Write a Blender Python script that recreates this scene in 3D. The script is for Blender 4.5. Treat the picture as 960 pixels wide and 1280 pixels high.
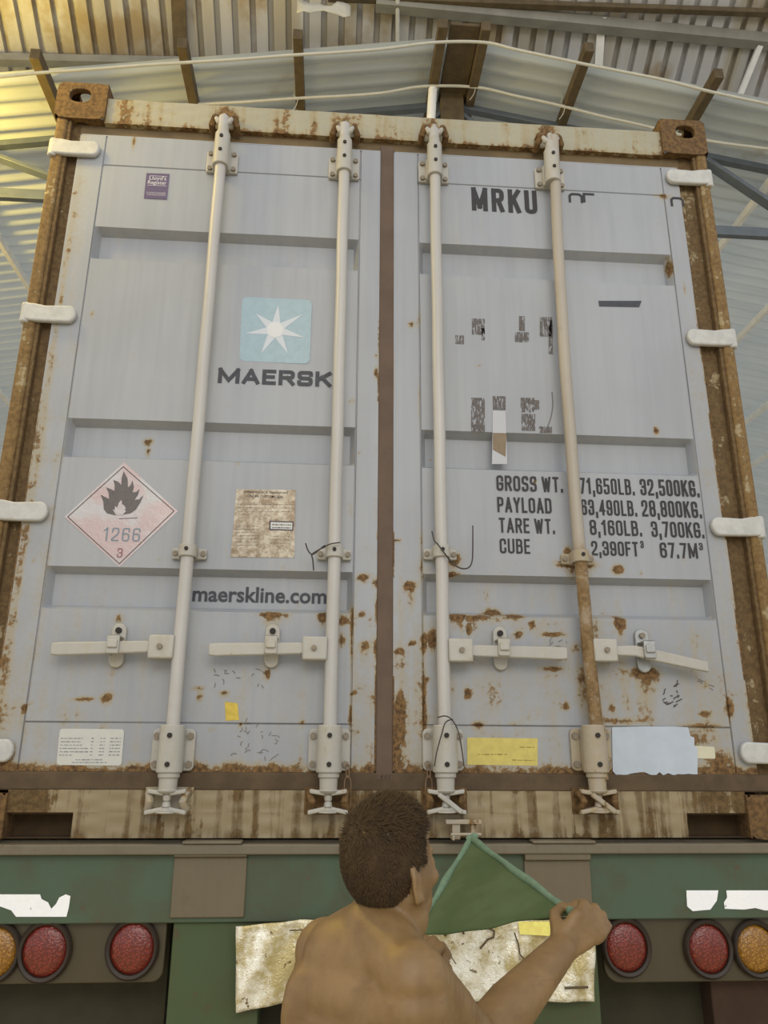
import bpy, bmesh, math, random
from math import sin, cos, pi, radians, sqrt, exp, floor
from mathutils import Vector, Matrix
random.seed(7)
for o in list(bpy.data.objects): bpy.data.objects.remove(o)
SC = bpy.context.scene
COL = SC.collection
ZB = 1.42                     # height of the container's underside above the floor
# ------------------------------------------------------------------ camera
CX, CY, CZ = -0.179, -2.3509, 0.2104
PI_, YA, RO, FO = 0.3084, 0.0694, 0.0056, 972.3
_f = Vector((sin(YA)*cos(PI_), cos(YA)*cos(PI_), sin(PI_)))
_r = Vector((cos(YA), -sin(YA), 0)); _u = _r.cross(_f)
_A = cos(RO)*_r + sin(RO)*_u; _B = -sin(RO)*_r + cos(RO)*_u
cd = bpy.data.cameras.new('camera'); cam = bpy.data.objects.new('camera', cd); COL.objects.link(cam)
M = Matrix((_A, _B, -_f)).transposed().to_4x4(); M.translation = Vector((CX, CY, CZ+ZB))
cam.matrix_world = M
cd.sensor_fit = 'VERTICAL'; cd.sensor_height = 36.0; cd.lens = FO/1280*36.0
cd.clip_start = 0.05; cd.clip_end = 200
SC.camera = cam
def at(px, py, Y=0.0):
    "world point of depth Y seen at a pixel (measured from the photograph)"
    d = _f + _A*((px-480)/FO) + _B*((640-py)/FO)
    t = (Y-CY)/d.y
    return Vector((CX+t*d.x, Y, CZ+t*d.z+ZB))
# ------------------------------------------------------------------ world and light
W = bpy.data.worlds.new('world'); SC.world = W; W.use_nodes = True
bg = W.node_tree.nodes['Background']; bg.inputs[0].default_value = (0.93, 0.96, 1.0, 1); bg.inputs[1].default_value = 0.95
def area(name, loc, target, sx, sy, power, col):
    l = bpy.data.lights.new(name, 'AREA'); l.shape = 'RECTANGLE'; l.size = sx; l.size_y = sy; l.energy = power; l.color = col
    o = bpy.data.objects.new(name, l); COL.objects.link(o); o.location = loc
    o.rotation_euler = (Vector(target)-Vector(loc)).to_track_quat('-Z', 'Y').to_euler(); return o
area('added_front_light', (0.5, -7.0, 5.6), (0, 0, 2.6), 6.0, 3.0, 210, (1.0, 0.95, 0.86))  # added soft light from above and in front, to shade the door ribs
for nm, loc, en in (('added_warm_light', (-1.80, -0.42, ZB+2.95), 60), ('added_warm_light', (-3.7, 1.9, ZB+4.2), 300)):  # added warm lights out of view, imitating the yellow flare at top left
    fl = bpy.data.lights.new(nm, 'POINT'); fl.energy = en; fl.color = (1.0, 0.72, 0.12); fl.shadow_soft_size = .15
    flo = bpy.data.objects.new(nm, fl); COL.objects.link(flo); flo.location = loc
ph = bpy.data.lights.new('phone_light', 'POINT'); ph.energy = 8.0; ph.shadow_soft_size = .01; ph.color = (1, .96, .88)
pho = bpy.data.objects.new('phone_light', ph); COL.objects.link(pho); pho.location = Vector((CX+.02, CY, CZ+ZB+.02))
SC.view_settings.view_transform = 'Standard'; SC.view_settings.look = 'None'
SC.view_settings.exposure = -0.13; SC.view_settings.gamma = 1.0; SC.view_settings.use_curve_mapping = False

# ------------------------------------------------------------------ mesh helper
class MB:
    def __init__(s): s.v = []; s.f = []; s.attr = None
    def add(s, vs, fs):
        n = len(s.v); s.v += [Vector(p) for p in vs]; s.f += [tuple(i+n for i in f) for f in fs]; return s
    def box(s, x0, x1, y0, y1, z0, z1):
        return s.add([(x, y, z) for z in (z0, z1) for y in (y0, y1) for x in (x0, x1)],
                     [(0,2,3,1),(4,5,7,6),(0,1,5,4),(2,6,7,3),(0,4,6,2),(1,3,7,5)])
    def obox(s, c, ax, ay, az, hx, hy, hz):
        c = Vector(c); ax, ay, az = Vector(ax).normalized(), Vector(ay).normalized(), Vector(az).normalized()
        return s.add([c+ax*hx*i+ay*hy*j+az*hz*k for k in (-1,1) for j in (-1,1) for i in (-1,1)],
                     [(0,2,3,1),(4,5,7,6),(0,1,5,4),(2,6,7,3),(0,4,6,2),(1,3,7,5)])
    def beam(s, p0, p1, w, h, upv=(0,0,1)):
        p0, p1 = Vector(p0), Vector(p1); d = (p1-p0); L = d.length; d.normalize()
        sd = d.cross(Vector(upv)).normalized(); u = sd.cross(d)
        return s.obox((p0+p1)/2, d, sd, u, L/2, w/2, h/2)
    def cyl(s, p0, p1, r0, r1=None, n=16, cap=True):
        r1 = r0 if r1 is None else r1
        p0, p1 = Vector(p0), Vector(p1); d = (p1-p0).normalized()
        a = d.orthogonal().normalized(); b = d.cross(a)
        vs = [p+(a*cos(2*pi*i/n)+b*sin(2*pi*i/n))*r for p, r in ((p0,r0),(p1,r1)) for i in range(n)]
        fs = [(i, (i+1)%n, n+(i+1)%n, n+i) for i in range(n)]
        if cap: fs += [tuple(reversed(range(n))), tuple(range(n, 2*n))]
        return s.add(vs, fs)
    def tube(s, pts, r, n=8, closed=False):
        pts = [Vector(p) for p in pts]; m = len(pts); vs = []; prev = None
        rr = r if isinstance(r, (list, tuple)) else [r]*m
        for i, p in enumerate(pts):
            if closed: t = pts[(i+1)%m]-pts[i-1]
            else: t = pts[min(i+1, m-1)]-pts[max(i-1, 0)]
            t.normalize()
            a = t.orthogonal().normalized() if prev is None else (prev-t*prev.dot(t)).normalized()
            prev = a; b = t.cross(a)
            vs += [p+(a*cos(2*pi*k/n)+b*sin(2*pi*k/n))*rr[i] for k in range(n)]
        fs = []
        for i in range(m if closed else m-1):
            j = (i+1)%m
            fs += [(i*n+k, i*n+(k+1)%n, j*n+(k+1)%n, j*n+k) for k in range(n)]
        if not closed: fs += [tuple(reversed(range(n))), tuple(range((m-1)*n, m*n))]
        return s.add(vs, fs)
    def prism(s, poly, y0, y1):
        "polygon of (x,z) extruded from y0 to y1"
        n = len(poly)
        a = sum(poly[i][0]*poly[(i+1)%n][1]-poly[(i+1)%n][0]*poly[i][1] for i in range(n))
        if a < 0: poly = poly[::-1]
        vs = [(x, y0, z) for x, z in poly]+[(x, y1, z) for x, z in poly]
        return s.add(vs, [tuple(range(n)), tuple(reversed(range(n, 2*n)))]+[(i, n+i, n+(i+1)%n, (i+1)%n) for i in range(n)])
    def flat(s, poly, y):
        n = len(poly)
        a = sum(poly[i][0]*poly[(i+1)%n][1]-poly[(i+1)%n][0]*poly[i][1] for i in range(n))
        if a < 0: poly = poly[::-1]
        return s.add([(x, y, z) for x, z in poly], [tuple(range(n))])
    def sphere(s, c, r, sc=(1,1,1), n=16, m=10, rot=None):
        c = Vector(c); vs = []; fs = []
        for j in range(m+1):
            th = pi*j/m
            for i in range(n):
                v = Vector((sin(th)*cos(2*pi*i/n)*r*sc[0], sin(th)*sin(2*pi*i/n)*r*sc[1], cos(th)*r*sc[2]))
                if rot is not None: v = rot@v
                vs.append(c+v)
        for j in range(m):
            for i in range(n):
                a, b, c2, d = j*n+i, j*n+(i+1)%n, (j+1)*n+(i+1)%n, (j+1)*n+i
                if j == 0: fs.append((a, d, c2))
                elif j == m-1: fs.append((a, d, b))
                else: fs.append((a, d, c2, b))
        return s.add(vs, fs)
    def capsule(s, p0, p1, r0, r1, k=7):
        p0, p1 = Vector(p0), Vector(p1)
        for i in range(k+1):
            t = i/k; s.sphere(p0.lerp(p1, t), r0+(r1-r0)*t, n=16, m=10)
        return s
    def build(s, name, mat, parent=None, smooth=30, bevel=0, seg=2):
        me = bpy.data.meshes.new(name); ploc = wloc(parent) if parent else Vector((0,0,0))
        lo = Vector((min(v.x for v in s.v), min(v.y for v in s.v), min(v.z for v in s.v)))
        hi = Vector((max(v.x for v in s.v), max(v.y for v in s.v), max(v.z for v in s.v)))
        org = Vector(((lo.x+hi.x)/2, (lo.y+hi.y)/2, lo.z))
        me.from_pydata([v-org for v in s.v], [], s.f); me.update()
        if s.attr:
            for nm, fn in s.attr.items():
                a = me.attributes.new(nm, 'FLOAT', 'POINT'); a.data.foreach_set('value', [fn(v) for v in s.v])
        if smooth:
            me.shade_smooth(); me.set_sharp_from_angle(angle=radians(smooth))
        o = bpy.data.objects.new(name, me); COL.objects.link(o)
        me.materials.append(mat)
        if parent: o.parent = parent
        o.location = org-ploc
        if bevel:
            b = o.modifiers.new('bevel', 'BEVEL'); b.width = bevel; b.segments = seg; b.limit_method = 'ANGLE'; b.angle_limit = radians(40)
        return o
def wloc(o):
    v = Vector((0,0,0))
    while o: v += o.location; o = o.parent
    return v
def tag(o, label=None, cat=None, group=None, kind=None):
    if label: o['label'] = label
    if cat: o['category'] = cat
    if group: o['group'] = group
    if kind: o['kind'] = kind
    return o
def empty(name, loc, label, cat, group=None):
    o = bpy.data.objects.new(name, None); COL.objects.link(o); o.location = loc; o.empty_display_size = .1
    return tag(o, label, cat, group)

# ------------------------------------------------------------------ materials
KA = .74          # the photographed surfaces are dull: reflectance of paint relative to their tone
def S(r, g, b, k=None):
    k = KA if k is None else k
    def c(x):
        x /= 255.0; return x/12.92 if x <= .04045 else ((x+.055)/1.055)**2.4
    return (c(r)*k, c(g)*k, c(b)*k, 1)
class NT:
    def __init__(s, name):
        s.m = bpy.data.materials.new(name); s.m.use_nodes = True; s.t = s.m.node_tree; s.n = s.t.nodes; s.b = s.n['Principled BSDF']
        s.tc = s.n.new('ShaderNodeTexCoord')
        g = s.n.new('ShaderNodeNewGeometry'); s.pos = g.outputs['Position']
    def link(s, a, b): s.t.links.new(a, b)
    def mapping(s, scale, world=True):
        mp = s.n.new('ShaderNodeMapping'); mp.inputs['Scale'].default_value = scale
        s.link(s.pos if world else s.tc.outputs['Object'], mp.inputs['Vector']); return mp.outputs[0]
    def noise(s, scale, detail=5, rough=.55, vec=None, dist=0):
        n = s.n.new('ShaderNodeTexNoise'); n.inputs['Scale'].default_value = scale; n.inputs['Detail'].default_value = detail
        n.inputs['Roughness'].default_value = rough; n.inputs['Distortion'].default_value = dist
        s.link(vec if vec is not None else s.tc.outputs['Object'], n.inputs['Vector']); return n.outputs['Fac']
    def math(s, op, a, b=None, clamp=False):
        n = s.n.new('ShaderNodeMath'); n.operation = op; n.use_clamp = clamp
        for i, x in enumerate((a, b)):
            if x is None: continue
            if isinstance(x, (int, float)): n.inputs[i].default_value = x
            else: s.link(x, n.inputs[i])
        return n.outputs[0]
    def ramp(s, x, lo, hi, a=0, b=1):
        n = s.n.new('ShaderNodeMapRange'); n.interpolation_type = 'SMOOTHSTEP'
        s.link(x, n.inputs[0]); n.inputs[1].default_value = lo; n.inputs[2].default_value = hi; n.inputs[3].default_value = a; n.inputs[4].default_value = b
        return n.outputs[0]
    def mix(s, f, a, b):
        n = s.n.new('ShaderNodeMix'); n.data_type = 'RGBA'
        if isinstance(f, (int, float)): n.inputs[0].default_value = f
        else: s.link(f, n.inputs[0])
        for i, x in ((6, a), (7, b)):
            if isinstance(x, tuple): n.inputs[i].default_value = x
            else: s.link(x, n.inputs[i])
        return n.outputs[2]
    def bump(s, h, strength=.2, dist=.01):
        n = s.n.new('ShaderNodeBump'); n.inputs['Strength'].default_value = strength; n.inputs['Distance'].default_value = dist
        s.link(h, n.inputs['Height']); s.link(n.outputs[0], s.b.inputs['Normal'])
    def out(s, col, rough=.5, metal=0):
        if isinstance(col, tuple): s.b.inputs['Base Color'].default_value = col
        else: s.link(col, s.b.inputs['Base Color'])
        if isinstance(rough, (int, float)): s.b.inputs['Roughness'].default_value = rough
        else: s.link(rough, s.b.inputs['Roughness'])
        if isinstance(metal, (int, float)): s.b.inputs['Metallic'].default_value = metal
        else: s.link(metal, s.b.inputs['Metallic'])
        return s.m
def paint(name, base, rust=-1.0, rough=.45, stain=S(178,160,118), rcol=(S(88,62,34), S(146,112,68)), attr=False, streak=.35, mott=.5, var=.06):
    t = NT(name)
    n1 = t.noise(14, 6, .6, t.mapping((1,1,1))); n2 = t.noise(70, 4, .6, t.mapping((1,1,1)))
    st = t.noise(1.0, 5, .55, t.mapping((34, 34, 1.6)))
    big = t.noise(1.7, 3, .5, t.mapping((1,1,1)))
    nn = t.math('ADD', t.math('MULTIPLY', t.math('SUBTRACT', n1, .5), 1.3), t.math('MULTIPLY', t.math('SUBTRACT', n2, .5), .9))
    if attr:
        a = t.n.new('ShaderNodeAttribute'); a.attribute_name = 'rust'; lv = a.outputs['Fac']
        base_l = t.math('ADD', lv, rust+1.0-1.0)
    else:
        base_l = t.math('ADD', t.math('MULTIPLY', n1, 0.0), rust)
    x = t.math('ADD', t.math('ADD', base_l, nn), t.math('MULTIPLY', t.math('SUBTRACT', st, .5), mott))
    hard = t.ramp(x, .42, .62)
    soft = t.ramp(t.math('ADD', t.math('ADD', base_l, t.math('MULTIPLY', nn, .45)), t.math('MULTIPLY', t.math('SUBTRACT', st, .5), streak*2.2)), .06, .62)
    lite = tuple(min(1, c*(1+var)) for c in base[:3])+(1,); dark = tuple(c*(1-var*1.6) for c in base[:3])+(1,)
    c0 = t.mix(t.ramp(t.math('ADD', t.math('MULTIPLY', big, .6), t.math('MULTIPLY', st, .4)), .35, .65), dark, lite)
    c1 = t.mix(t.math('MULTIPLY', soft, .85), c0, stain)
    rc = t.mix(t.ramp(n2, .35, .65), rcol[0], rcol[1])
    c2 = t.mix(hard, c1, rc)
    t.bump(t.math('ADD', t.math('MULTIPLY', hard, .5), t.math('MULTIPLY', n2, .25)), .25, .003)
    return t.out(c2, t.ramp(hard, 0, 1, rough, .85))
def plain(name, col, rough=.5, metal=0, var=.0, scale=20, bump=0):
    t = NT(name)
    if var:
        n = t.noise(scale, 5, .6, t.mapping((1,1,1)))
        c = t.mix(t.ramp(n, .3, .7), tuple(x*(1-var) for x in col[:3])+(1,), tuple(min(1, x*(1+var)) for x in col[:3])+(1,))
        if bump: t.bump(n, bump, .004)
        return t.out(c, rough, metal)
    return t.out(col, rough, metal)
DOORC = S(177,180,185)
M_door = paint('door_paint', DOORC, 0, attr=True)
M_head = paint('header_paint', S(186,180,156), .12, attr=True, stain=S(170,150,100), streak=.6, mott=.9)
M_sill = paint('sill_paint', S(166,148,112), .0, attr=True, stain=S(112,90,52), rcol=(S(92,70,38), S(120,95,56)), streak=1.7, mott=2.0)
M_post = paint('post_rust', S(136,112,76), .80, rcol=(S(100,77,46), S(124,99,62)), mott=.7)
M_postridge = paint('post_edge', S(150,120,74), .74, rcol=(S(122,94,54), S(150,120,74)), mott=1.0)
M_cast = paint('casting_rust', S(130,102,64), .9, rcol=(S(96,70,38), S(132,100,58)), mott=.4)
M_gask = plain('gasket_rubber', S(112,92,76), .8, 0, .14, 9, .2)
M_gasktop = plain('gasket_frame', S(126,106,74), .8, 0, .18, 9, .2)
M_gaskbot = plain('gasket_sill', S(98,80,58), .85, 0, .22, 12, .3)
M_rod = paint('rod_paint', S(206,202,196), .02, rough=.4, streak=.25)
M_rodrust = paint('rusty_rod_paint', S(190,180,165), .0, rough=.5, attr=True, stain=S(160,136,100), rcol=(S(124,96,60), S(156,128,88)))
M_hw = paint('bracket_paint', S(200,196,186), .12, rough=.45, streak=.3)
M_hwr = paint('rusty_cam_paint', S(188,176,158), .30, rough=.6, streak=.6, mott=.9)
M_hinge = plain('hinge_paint', S(212,211,206), .45, 0, .10, 30)
M_zinc = plain('galvanised', S(190,190,186), .35, .5, .1, 60)
M_bolt = plain('bolt_head', S(150,138,120), .6, .2, .15, 80)
M_hole = plain('dark_pin', S(48,42,36), .8)
M_black = plain('black_lettering', S(48,44,46), .6, 0, .12, 60)
M_maersk = plain('grey_lettering', S(62,64,72), .55, 0, .25, 70)
M_seam = plain('seam_shadow_gap', S(110,108,104), .8)
M_side = paint('container_side_paint', S(165,168,172), .1)
M_white = plain('sticker_white', S(222,222,214), .4, 0, .03, 30)
M_ltblue = plain('logo_blue', S(176,200,210), .5, 0, .05, 40)
M_star = plain('logo_star', S(222,228,234), .45)
M_starc = plain('logo_star_centre', S(240,240,240), .5)
M_purple = plain('sticker_purple', S(104,88,122), .5, 0, .08, 60)
M_stext = plain('sticker_text_white', S(225,220,225), .6)
M_greytext = plain('small_print_grey', S(150,152,158), .7)
M_yel = plain('sticker_yellow', S(226,208,112), .55, 0, .08, 40)
M_yeltext = plain('sticker_yellow_print', S(170,150,60), .6)
M_yelp = plain('yellow_paint', S(228,198,78), .6, 0, .12, 60)
M_sheet = plain('bluish_panel', S(206,216,228), .45, 0, .05, 14)
M_tapep = plain('pale_tape', S(192,192,196), .3)
M_tapeb = plain('brown_tape', S(132,108,72), .4, 0, .12, 50)
M_wire = plain('steel_wire', S(84,76,72), .5, .4)
M_chain = plain('rusty_wire', S(150,120,90), .6, .2, .2, 60)

def mat_residue():
    t = NT('tape_residue'); n = t.noise(1, 5, .7, t.mapping((190, 190, 45))); 
    tr = t.n.new('ShaderNodeBsdfTransparent'); ms = t.n.new('ShaderNodeMixShader')
    t.link(t.ramp(n, .44, .54), ms.inputs[0]); t.link(tr.outputs[0], ms.inputs[1]); t.link(t.b.outputs[0], ms.inputs[2])
    t.link(ms.outputs[0], t.n['Material Output'].inputs['Surface'])
    return t.out(S(120,112,108), .8)
M_resid = mat_residue()
def mat_placard():
    t = NT('placard_film'); n = t.noise(75, 4, .6, t.mapping((1,1,1))); b = t.noise(9, 3, .5, t.mapping((1,1,1)))
    c = t.mix(t.ramp(b, .4, .6), S(214,210,212), S(214,190,190))
    t.bump(n, .55, .004); t.b.inputs['Coat Weight'].default_value = .6; t.b.inputs['Coat Roughness'].default_value = .1
    return t.out(c, .28)
M_plac = mat_placard()
M_flame = plain('placard_black', S(104,96,94), .35, 0, .12, 70)
M_num = plain('placard_blue_number', S(128,146,158), .4)
M_red3 = plain('placard_red_number', S(158,110,110), .4)
def mat_plate():
    t = NT('data_plate'); n = t.noise(28, 6, .7, t.mapping((1,1,1))); m = t.noise(1, 4, .7, t.mapping((60,60,210)))
    c = t.mix(t.ramp(n, .35, .65), S(198,188,168), S(134,112,84)); c = t.mix(t.ramp(m, .5, .62, 0, .35), c, S(112,94,74))
    t.bump(n, .3, .003); return t.out(c, .33, .35)
M_plate = mat_plate()

# trailer
def mat_green(name, a, b, rough=.5):
    t = NT(name); n = t.noise(5, 6, .65, t.mapping((1,1,1))); m = t.noise(45, 4, .6, t.mapping((1,1,1)))
    c = t.mix(t.ramp(n, .38, .62), a, b); c = t.mix(t.ramp(t.math('ADD', m, t.math('MULTIPLY', n, .5)), .86, .98), c, S(96,80,56))
    return t.out(c, rough)
M_green = mat_green('green_beam_paint', S(82,104,80), S(84,92,68))
M_greend = mat_green('green_post_paint', S(80,98,62), S(84,92,56), .7)
M_deck = paint('deck_edge_paint', S(128,118,98), .12, rcol=(S(70,56,34), S(98,80,52)), stain=S(104,88,62))
M_gplate = paint('grey_plate_paint', S(122,110,86), .08, rcol=(S(76,62,42), S(96,80,58)), stain=S(100,86,64))
M_panel = paint('lamp_panel_paint', S(84,74,50), .0, rcol=(S(60,50,32), S(80,68,44)), stain=S(80,70,48))
M_dark = plain('under_chassis', S(66,62,44), .9, 0, .15, 12)
M_darkr = plain('under_chassis_rust', S(74,52,36), .9, 0, .15, 12)
M_tyre = plain('tyre', S(40,40,40), .85)
def mat_lens(name, a, b):
    t = NT(name)
    v = t.n.new('ShaderNodeTexVoronoi'); v.inputs['Scale'].default_value = 170; t.link(t.tc.outputs['Object'], v.inputs['Vector'])
    c = t.mix(t.ramp(v.outputs['Distance'], .1, .6), a, b); t.bump(v.outputs['Distance'], .5, .003); t.b.inputs['Coat Weight'].default_value = .3
    return t.out(c, .28)
M_lred = mat_lens('red_lens', S(164,62,44), S(116,40,28)); M_lamb = mat_lens('amber_lens', S(204,148,50), S(150,102,30))
M_bez = plain('lamp_bezel', S(58,46,36), .6, 0, .1, 30)
def mat_retro(name, white, warm, stainc, sl, metal, bs):
    t = NT(name); n = t.noise(11, 6, .65, t.mapping((1,1,1))); m = t.noise(38, 5, .7, t.mapping((1,1,1))); g = t.noise(240, 2, .5, t.mapping((1,1,1)))
    c = t.mix(t.ramp(n, .38, .6), white, warm); c = t.mix(t.ramp(m, sl, sl+.06), c, stainc)
    t.bump(t.math('ADD', t.math('MULTIPLY', n, .9), t.math('MULTIPLY', g, .12)), bs, .03)
    return t.out(c, t.ramp(m, .4, .6, .22, .42), metal)
M_retro = mat_retro('reflective_sheet', S(255,252,238,1), S(190,174,122,1), S(120,100,58,1), .61, .30, .45)
M_retrow = mat_retro('reflective_tape', S(255,255,255,1), S(252,253,255,1), S(60,62,66,1), .66, .0, .15)
M_retroy = plain('reflective_yellow', S(255,238,130,1), .3, .1, .1, 60, .4)
M_cloth = None
def mat_cloth():
    t = NT('green_cloth'); n = t.noise(7, 4, .6, t.mapping((1,1,1))); w = t.noise(180, 2, .5, t.mapping((1,1,1)))
    t.bump(t.math('ADD', n, t.math('MULTIPLY', w, .2)), .3, .01); return t.out(t.mix(t.ramp(n, .35, .65), S(84,102,60), S(98,116,74)), .9)
M_cloth = mat_cloth(); M_hem = plain('green_hem', S(126,154,126), .8, 0, .12, 60)
# shed
def mat_sheet(name, a, b, c3, vec, lo=.40, hi=.62, rough=.45, st=.60, metal=0):
    t = NT(name); n = t.noise(1, 6, .6, t.mapping(vec)); m = t.noise(1.3, 5, .6, t.mapping((1,1,1)))
    c = t.mix(t.ramp(n, lo, hi), a, b); c = t.mix(t.ramp(m, st, st+.12, 0, .8), c, c3)
    return t.out(c, rough, metal)
M_lroof = mat_sheet('pale_roof_sheet', S(200,206,206,1), S(184,192,192,1), S(160,150,124,1), (.5, 5, .5), st=.62)
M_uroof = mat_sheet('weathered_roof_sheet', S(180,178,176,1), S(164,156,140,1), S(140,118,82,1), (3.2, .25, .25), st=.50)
M_timber = plain('dark_timber', S(108,92,66), .85, 0, .2, 14, .2)
M_steel = plain('grey_steel', S(116,124,132), .5, .2, .1, 10)
M_steelb = plain('pale_steel_beam', S(158,154,140), .6, 0, .12, 6)
M_palep = plain('pale_purlin_paint', S(236,234,228,1), .5, 0, .06, 12)
M_hose = plain('white_hose', S(226,222,206), .45, 0, .05, 20)
def make_translucent(m, col, f):
    t = m.node_tree; b = t.nodes['Principled BSDF']; tr = t.nodes.new('ShaderNodeBsdfTranslucent'); tr.inputs[0].default_value = col
    ms = t.nodes.new('ShaderNodeMixShader'); ms.inputs[0].default_value = f
    t.links.new(b.outputs[0], ms.inputs[1]); t.links.new(tr.outputs[0], ms.inputs[2]); t.links.new(ms.outputs[0], t.nodes['Material Output'].inputs['Surface'])
make_translucent(M_lroof, (.66, .70, .70, 1), .30)
def mat_floor():
    t = NT('concrete_floor'); n = t.noise(1.2, 8, .65, t.mapping((1,1,1))); return t.out(t.mix(n, S(214,200,168,1), S(184,170,138,1)), .85)
# person
def mat_skin():
    t = NT('skin'); n = t.noise(14, 5, .6); m = t.noise(1, 4, .6, t.mapping((20, 20, 60)))
    c = t.mix(t.ramp(n, .35, .68), S(154,122,78), S(134,104,64)); c = t.mix(t.ramp(m, .56, .74, 0, .35), c, S(112,78,48))
    t.b.inputs['Subsurface Weight'].default_value = .08; t.b.inputs['Subsurface Radius'].default_value = (.02, .008, .004)
    t.bump(t.noise(60, 4), .12, .003); return t.out(c, .5)
M_skin = mat_skin(); M_hair = plain('hair', S(70,50,20), .85, 0, .2, 60); M_shorts = plain('shorts_cloth', S(58,62,74), .9, 0, .1, 30)

# ================================================================== the setting
tag(MB().box(-14, 14, -12, 26, -.1, 0).build('floor', mat_floor()), kind='structure')
RX, RZ = 0.70, ZB+5.48          # ridge of the gable roof, running along Y
SL, SR = .187, .1756
def roofz(x): return RZ-(SL*(RX-x) if x < RX else SR*(x-RX))
# gable roof of wavy sheets whose waves run down the slopes
mb = MB(); pitch = .135; prof = []
y = 2.2
while y < 22:
    for k in range(6): prof.append((y+pitch*k/6, .026*cos(2*pi*k/6)))
    y += pitch
for x0, x1 in ((-10.0, RX), (RX, 11.4)):
    n = 8; base = len(mb.v)
    xs = [x0+(x1-x0)*i/n for i in range(n+1)]
    vs = [(x, yy, roofz(x)+dz+.02) for yy, dz in prof for x in xs]
    fs = [(j*(n+1)+i, j*(n+1)+i+1, (j+1)*(n+1)+i+1, (j+1)*(n+1)+i) for j in range(len(prof)-1) for i in range(n)]
    mb.add(vs, fs)
tag(mb.build('ceiling', M_lroof, smooth=60), kind='structure')
# higher roof in front of it, sloping down to the back, ribs running with the slope
UP = at(480, 60, 2.9); dn = Vector((0, .82, -.57)).normalized(); nn = Vector((0, .57, .82)).normalized()
mb = MB(); x = -9.0; row = []
while x < 9.5:
    row += [(x, 0), (x+.098, 0), (x+.104, .055), (x+.146, .055)]; x += .152
vs = []; L0, L1 = -4.2, .62
for s_ in (L0, L1):
    for xx, h in row:
        p = Vector((xx, UP.y, UP.z))+dn*s_+nn*h + Vector((0, 0, -.012*xx)); vs.append(p)
n = len(row); mb.add(vs, [(i, i+1, n+i+1, n+i) for i in range(n-1)])
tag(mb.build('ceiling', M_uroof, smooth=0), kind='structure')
def upl(px, py, lift=0):
    d = _f + _A*((px-480)/FO) + _B*((640-py)/FO); c = Vector((CX, CY, CZ+ZB)); q = UP-nn*lift
    return c+d*(nn.dot(q-c)/nn.dot(d))
# beams carrying the higher roof
def thing1(mb, name, mat, label, cat, group=None, **k):
    return tag(mb.build(name, mat, **k), label, cat, group)
a, b = upl(470, 4, .06), upl(960, 52, .06); d = (b-a).normalized()
thing1(MB().beam(a-d*.0, b+d*4, .09, .11), 'roof_beam', M_steelb, 'pale steel roof beam crossing the top right corner under the brown sheets', 'beam', bevel=.004)
a, b = upl(-30, 74, .06), upl(362, 82, .06); d = (b-a).normalized()
thing1(MB().beam(a-d*3, b, .08, .075), 'roof_beam', M_steelb, 'pale horizontal roof beam at top left, above the white hose', 'beam', bevel=.004)
a, b = upl(410, -3, .06), upl(960, 16, .08); d = (b-a).normalized()
thing1(MB().beam(a, b+d*3, .05, .05), 'roof_beam', M_timber, 'thin dark timber at the very top edge, above the pale beam', 'beam', bevel=.003)
a, b = upl(497, -80, .10), upl(497, 66, .10)
thing1(MB().cyl(a, b, .018, n=14), 'water_pipe', M_hose, 'thin white vertical pipe dropping from the roof left of the ridge', 'pipe')
a, b = upl(752, 22, .05), upl(748, 88, .05)
thing1(MB().beam(a, b, .07, .02), 'batten', M_palep, 'pale vertical batten on the brown sheets right of the ridge', 'batten', bevel=.002)
a, b = upl(952, 52, .09), upl(922, 126, .09)
thing1(MB().beam(a, b, .05, .03), 'batten', M_palep, 'bright slanting batten on the brown sheets at the top right corner', 'batten', bevel=.002)
a, b = upl(222, -20, .04), upl(226, 70, .04)
thing1(MB().beam(a, b, .12, .02), 'board', M_timber, 'brown rusty board hanging down the sheets at top left', 'board', bevel=.003)
# plastic scrap
p = upl(405, 4, .2); mb = MB(); vs = []; 
for i in range(9):
    for j in range(4):
        vs.append(p+Vector((.055*(i-4), .01*sin(i*1.7+j), -.035*j+.012*sin(i*2.3)+.02*cos(j+i*.9))))
mb.add(vs, [(i*4+j, i*4+j+1, (i+1)*4+j+1, (i+1)*4+j) for i in range(8) for j in range(3)])
o = thing1(mb, 'plastic_scrap', M_hose, 'crumpled white plastic scrap caught on the top beam left of the pipe', 'plastic sheet', smooth=80)
so = o.modifiers.new('thick', 'SOLIDIFY'); so.thickness = .003
# purlins of the gable roof
dark = [(-2.32, 'darkest wooden purlin end at the far left under the added yellow light'), (-1.33, 'wooden purlin end poking out above the left locking rods'),
        (-.52, 'wooden purlin end rising left of the roof ridge beside the white pipe'), (.54, 'wooden purlin end just left of the roof peak'),
        (.86, 'wooden purlin end just right of the roof peak'), (1.63, 'wooden purlin end between roof peak and right corner casting'),
        (2.6, 'wooden purlin end sticking up behind the rusty top right casting')]
for x, lb in dark:
    z = roofz(x)-.058
    thing1(MB().box(x-.035, x+.035, 1.98, 14, z-.045, z+.045), 'roof_purlin', M_timber, lb, 'purlin', 'wooden purlins under the gable roof', bevel=.004)
pale = [(3.48, 'pale slanting purlin crossing behind the blue grey truss, right of the top right casting'), (4.36, 'second pale purlin down the right side of the container'),
        (5.38, 'third pale purlin down on the right, level with the lower lettering'), (6.12, 'lowest pale purlin at the right edge of the frame'),
        (-3.26, 'upper pale purlin left of the rusty left post'), (-4.3, 'lower pale purlin at the left edge of the frame')]
for x, lb in pale:
    z = roofz(x)-.05
    o = thing1(MB().box(x-.02, x+.02, 2.05, 20, z-.035, z+.035), 'roof_purlin', M_palep, lb, 'purlin', 'pale purlins under the gable roof', bevel=.003)
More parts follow.
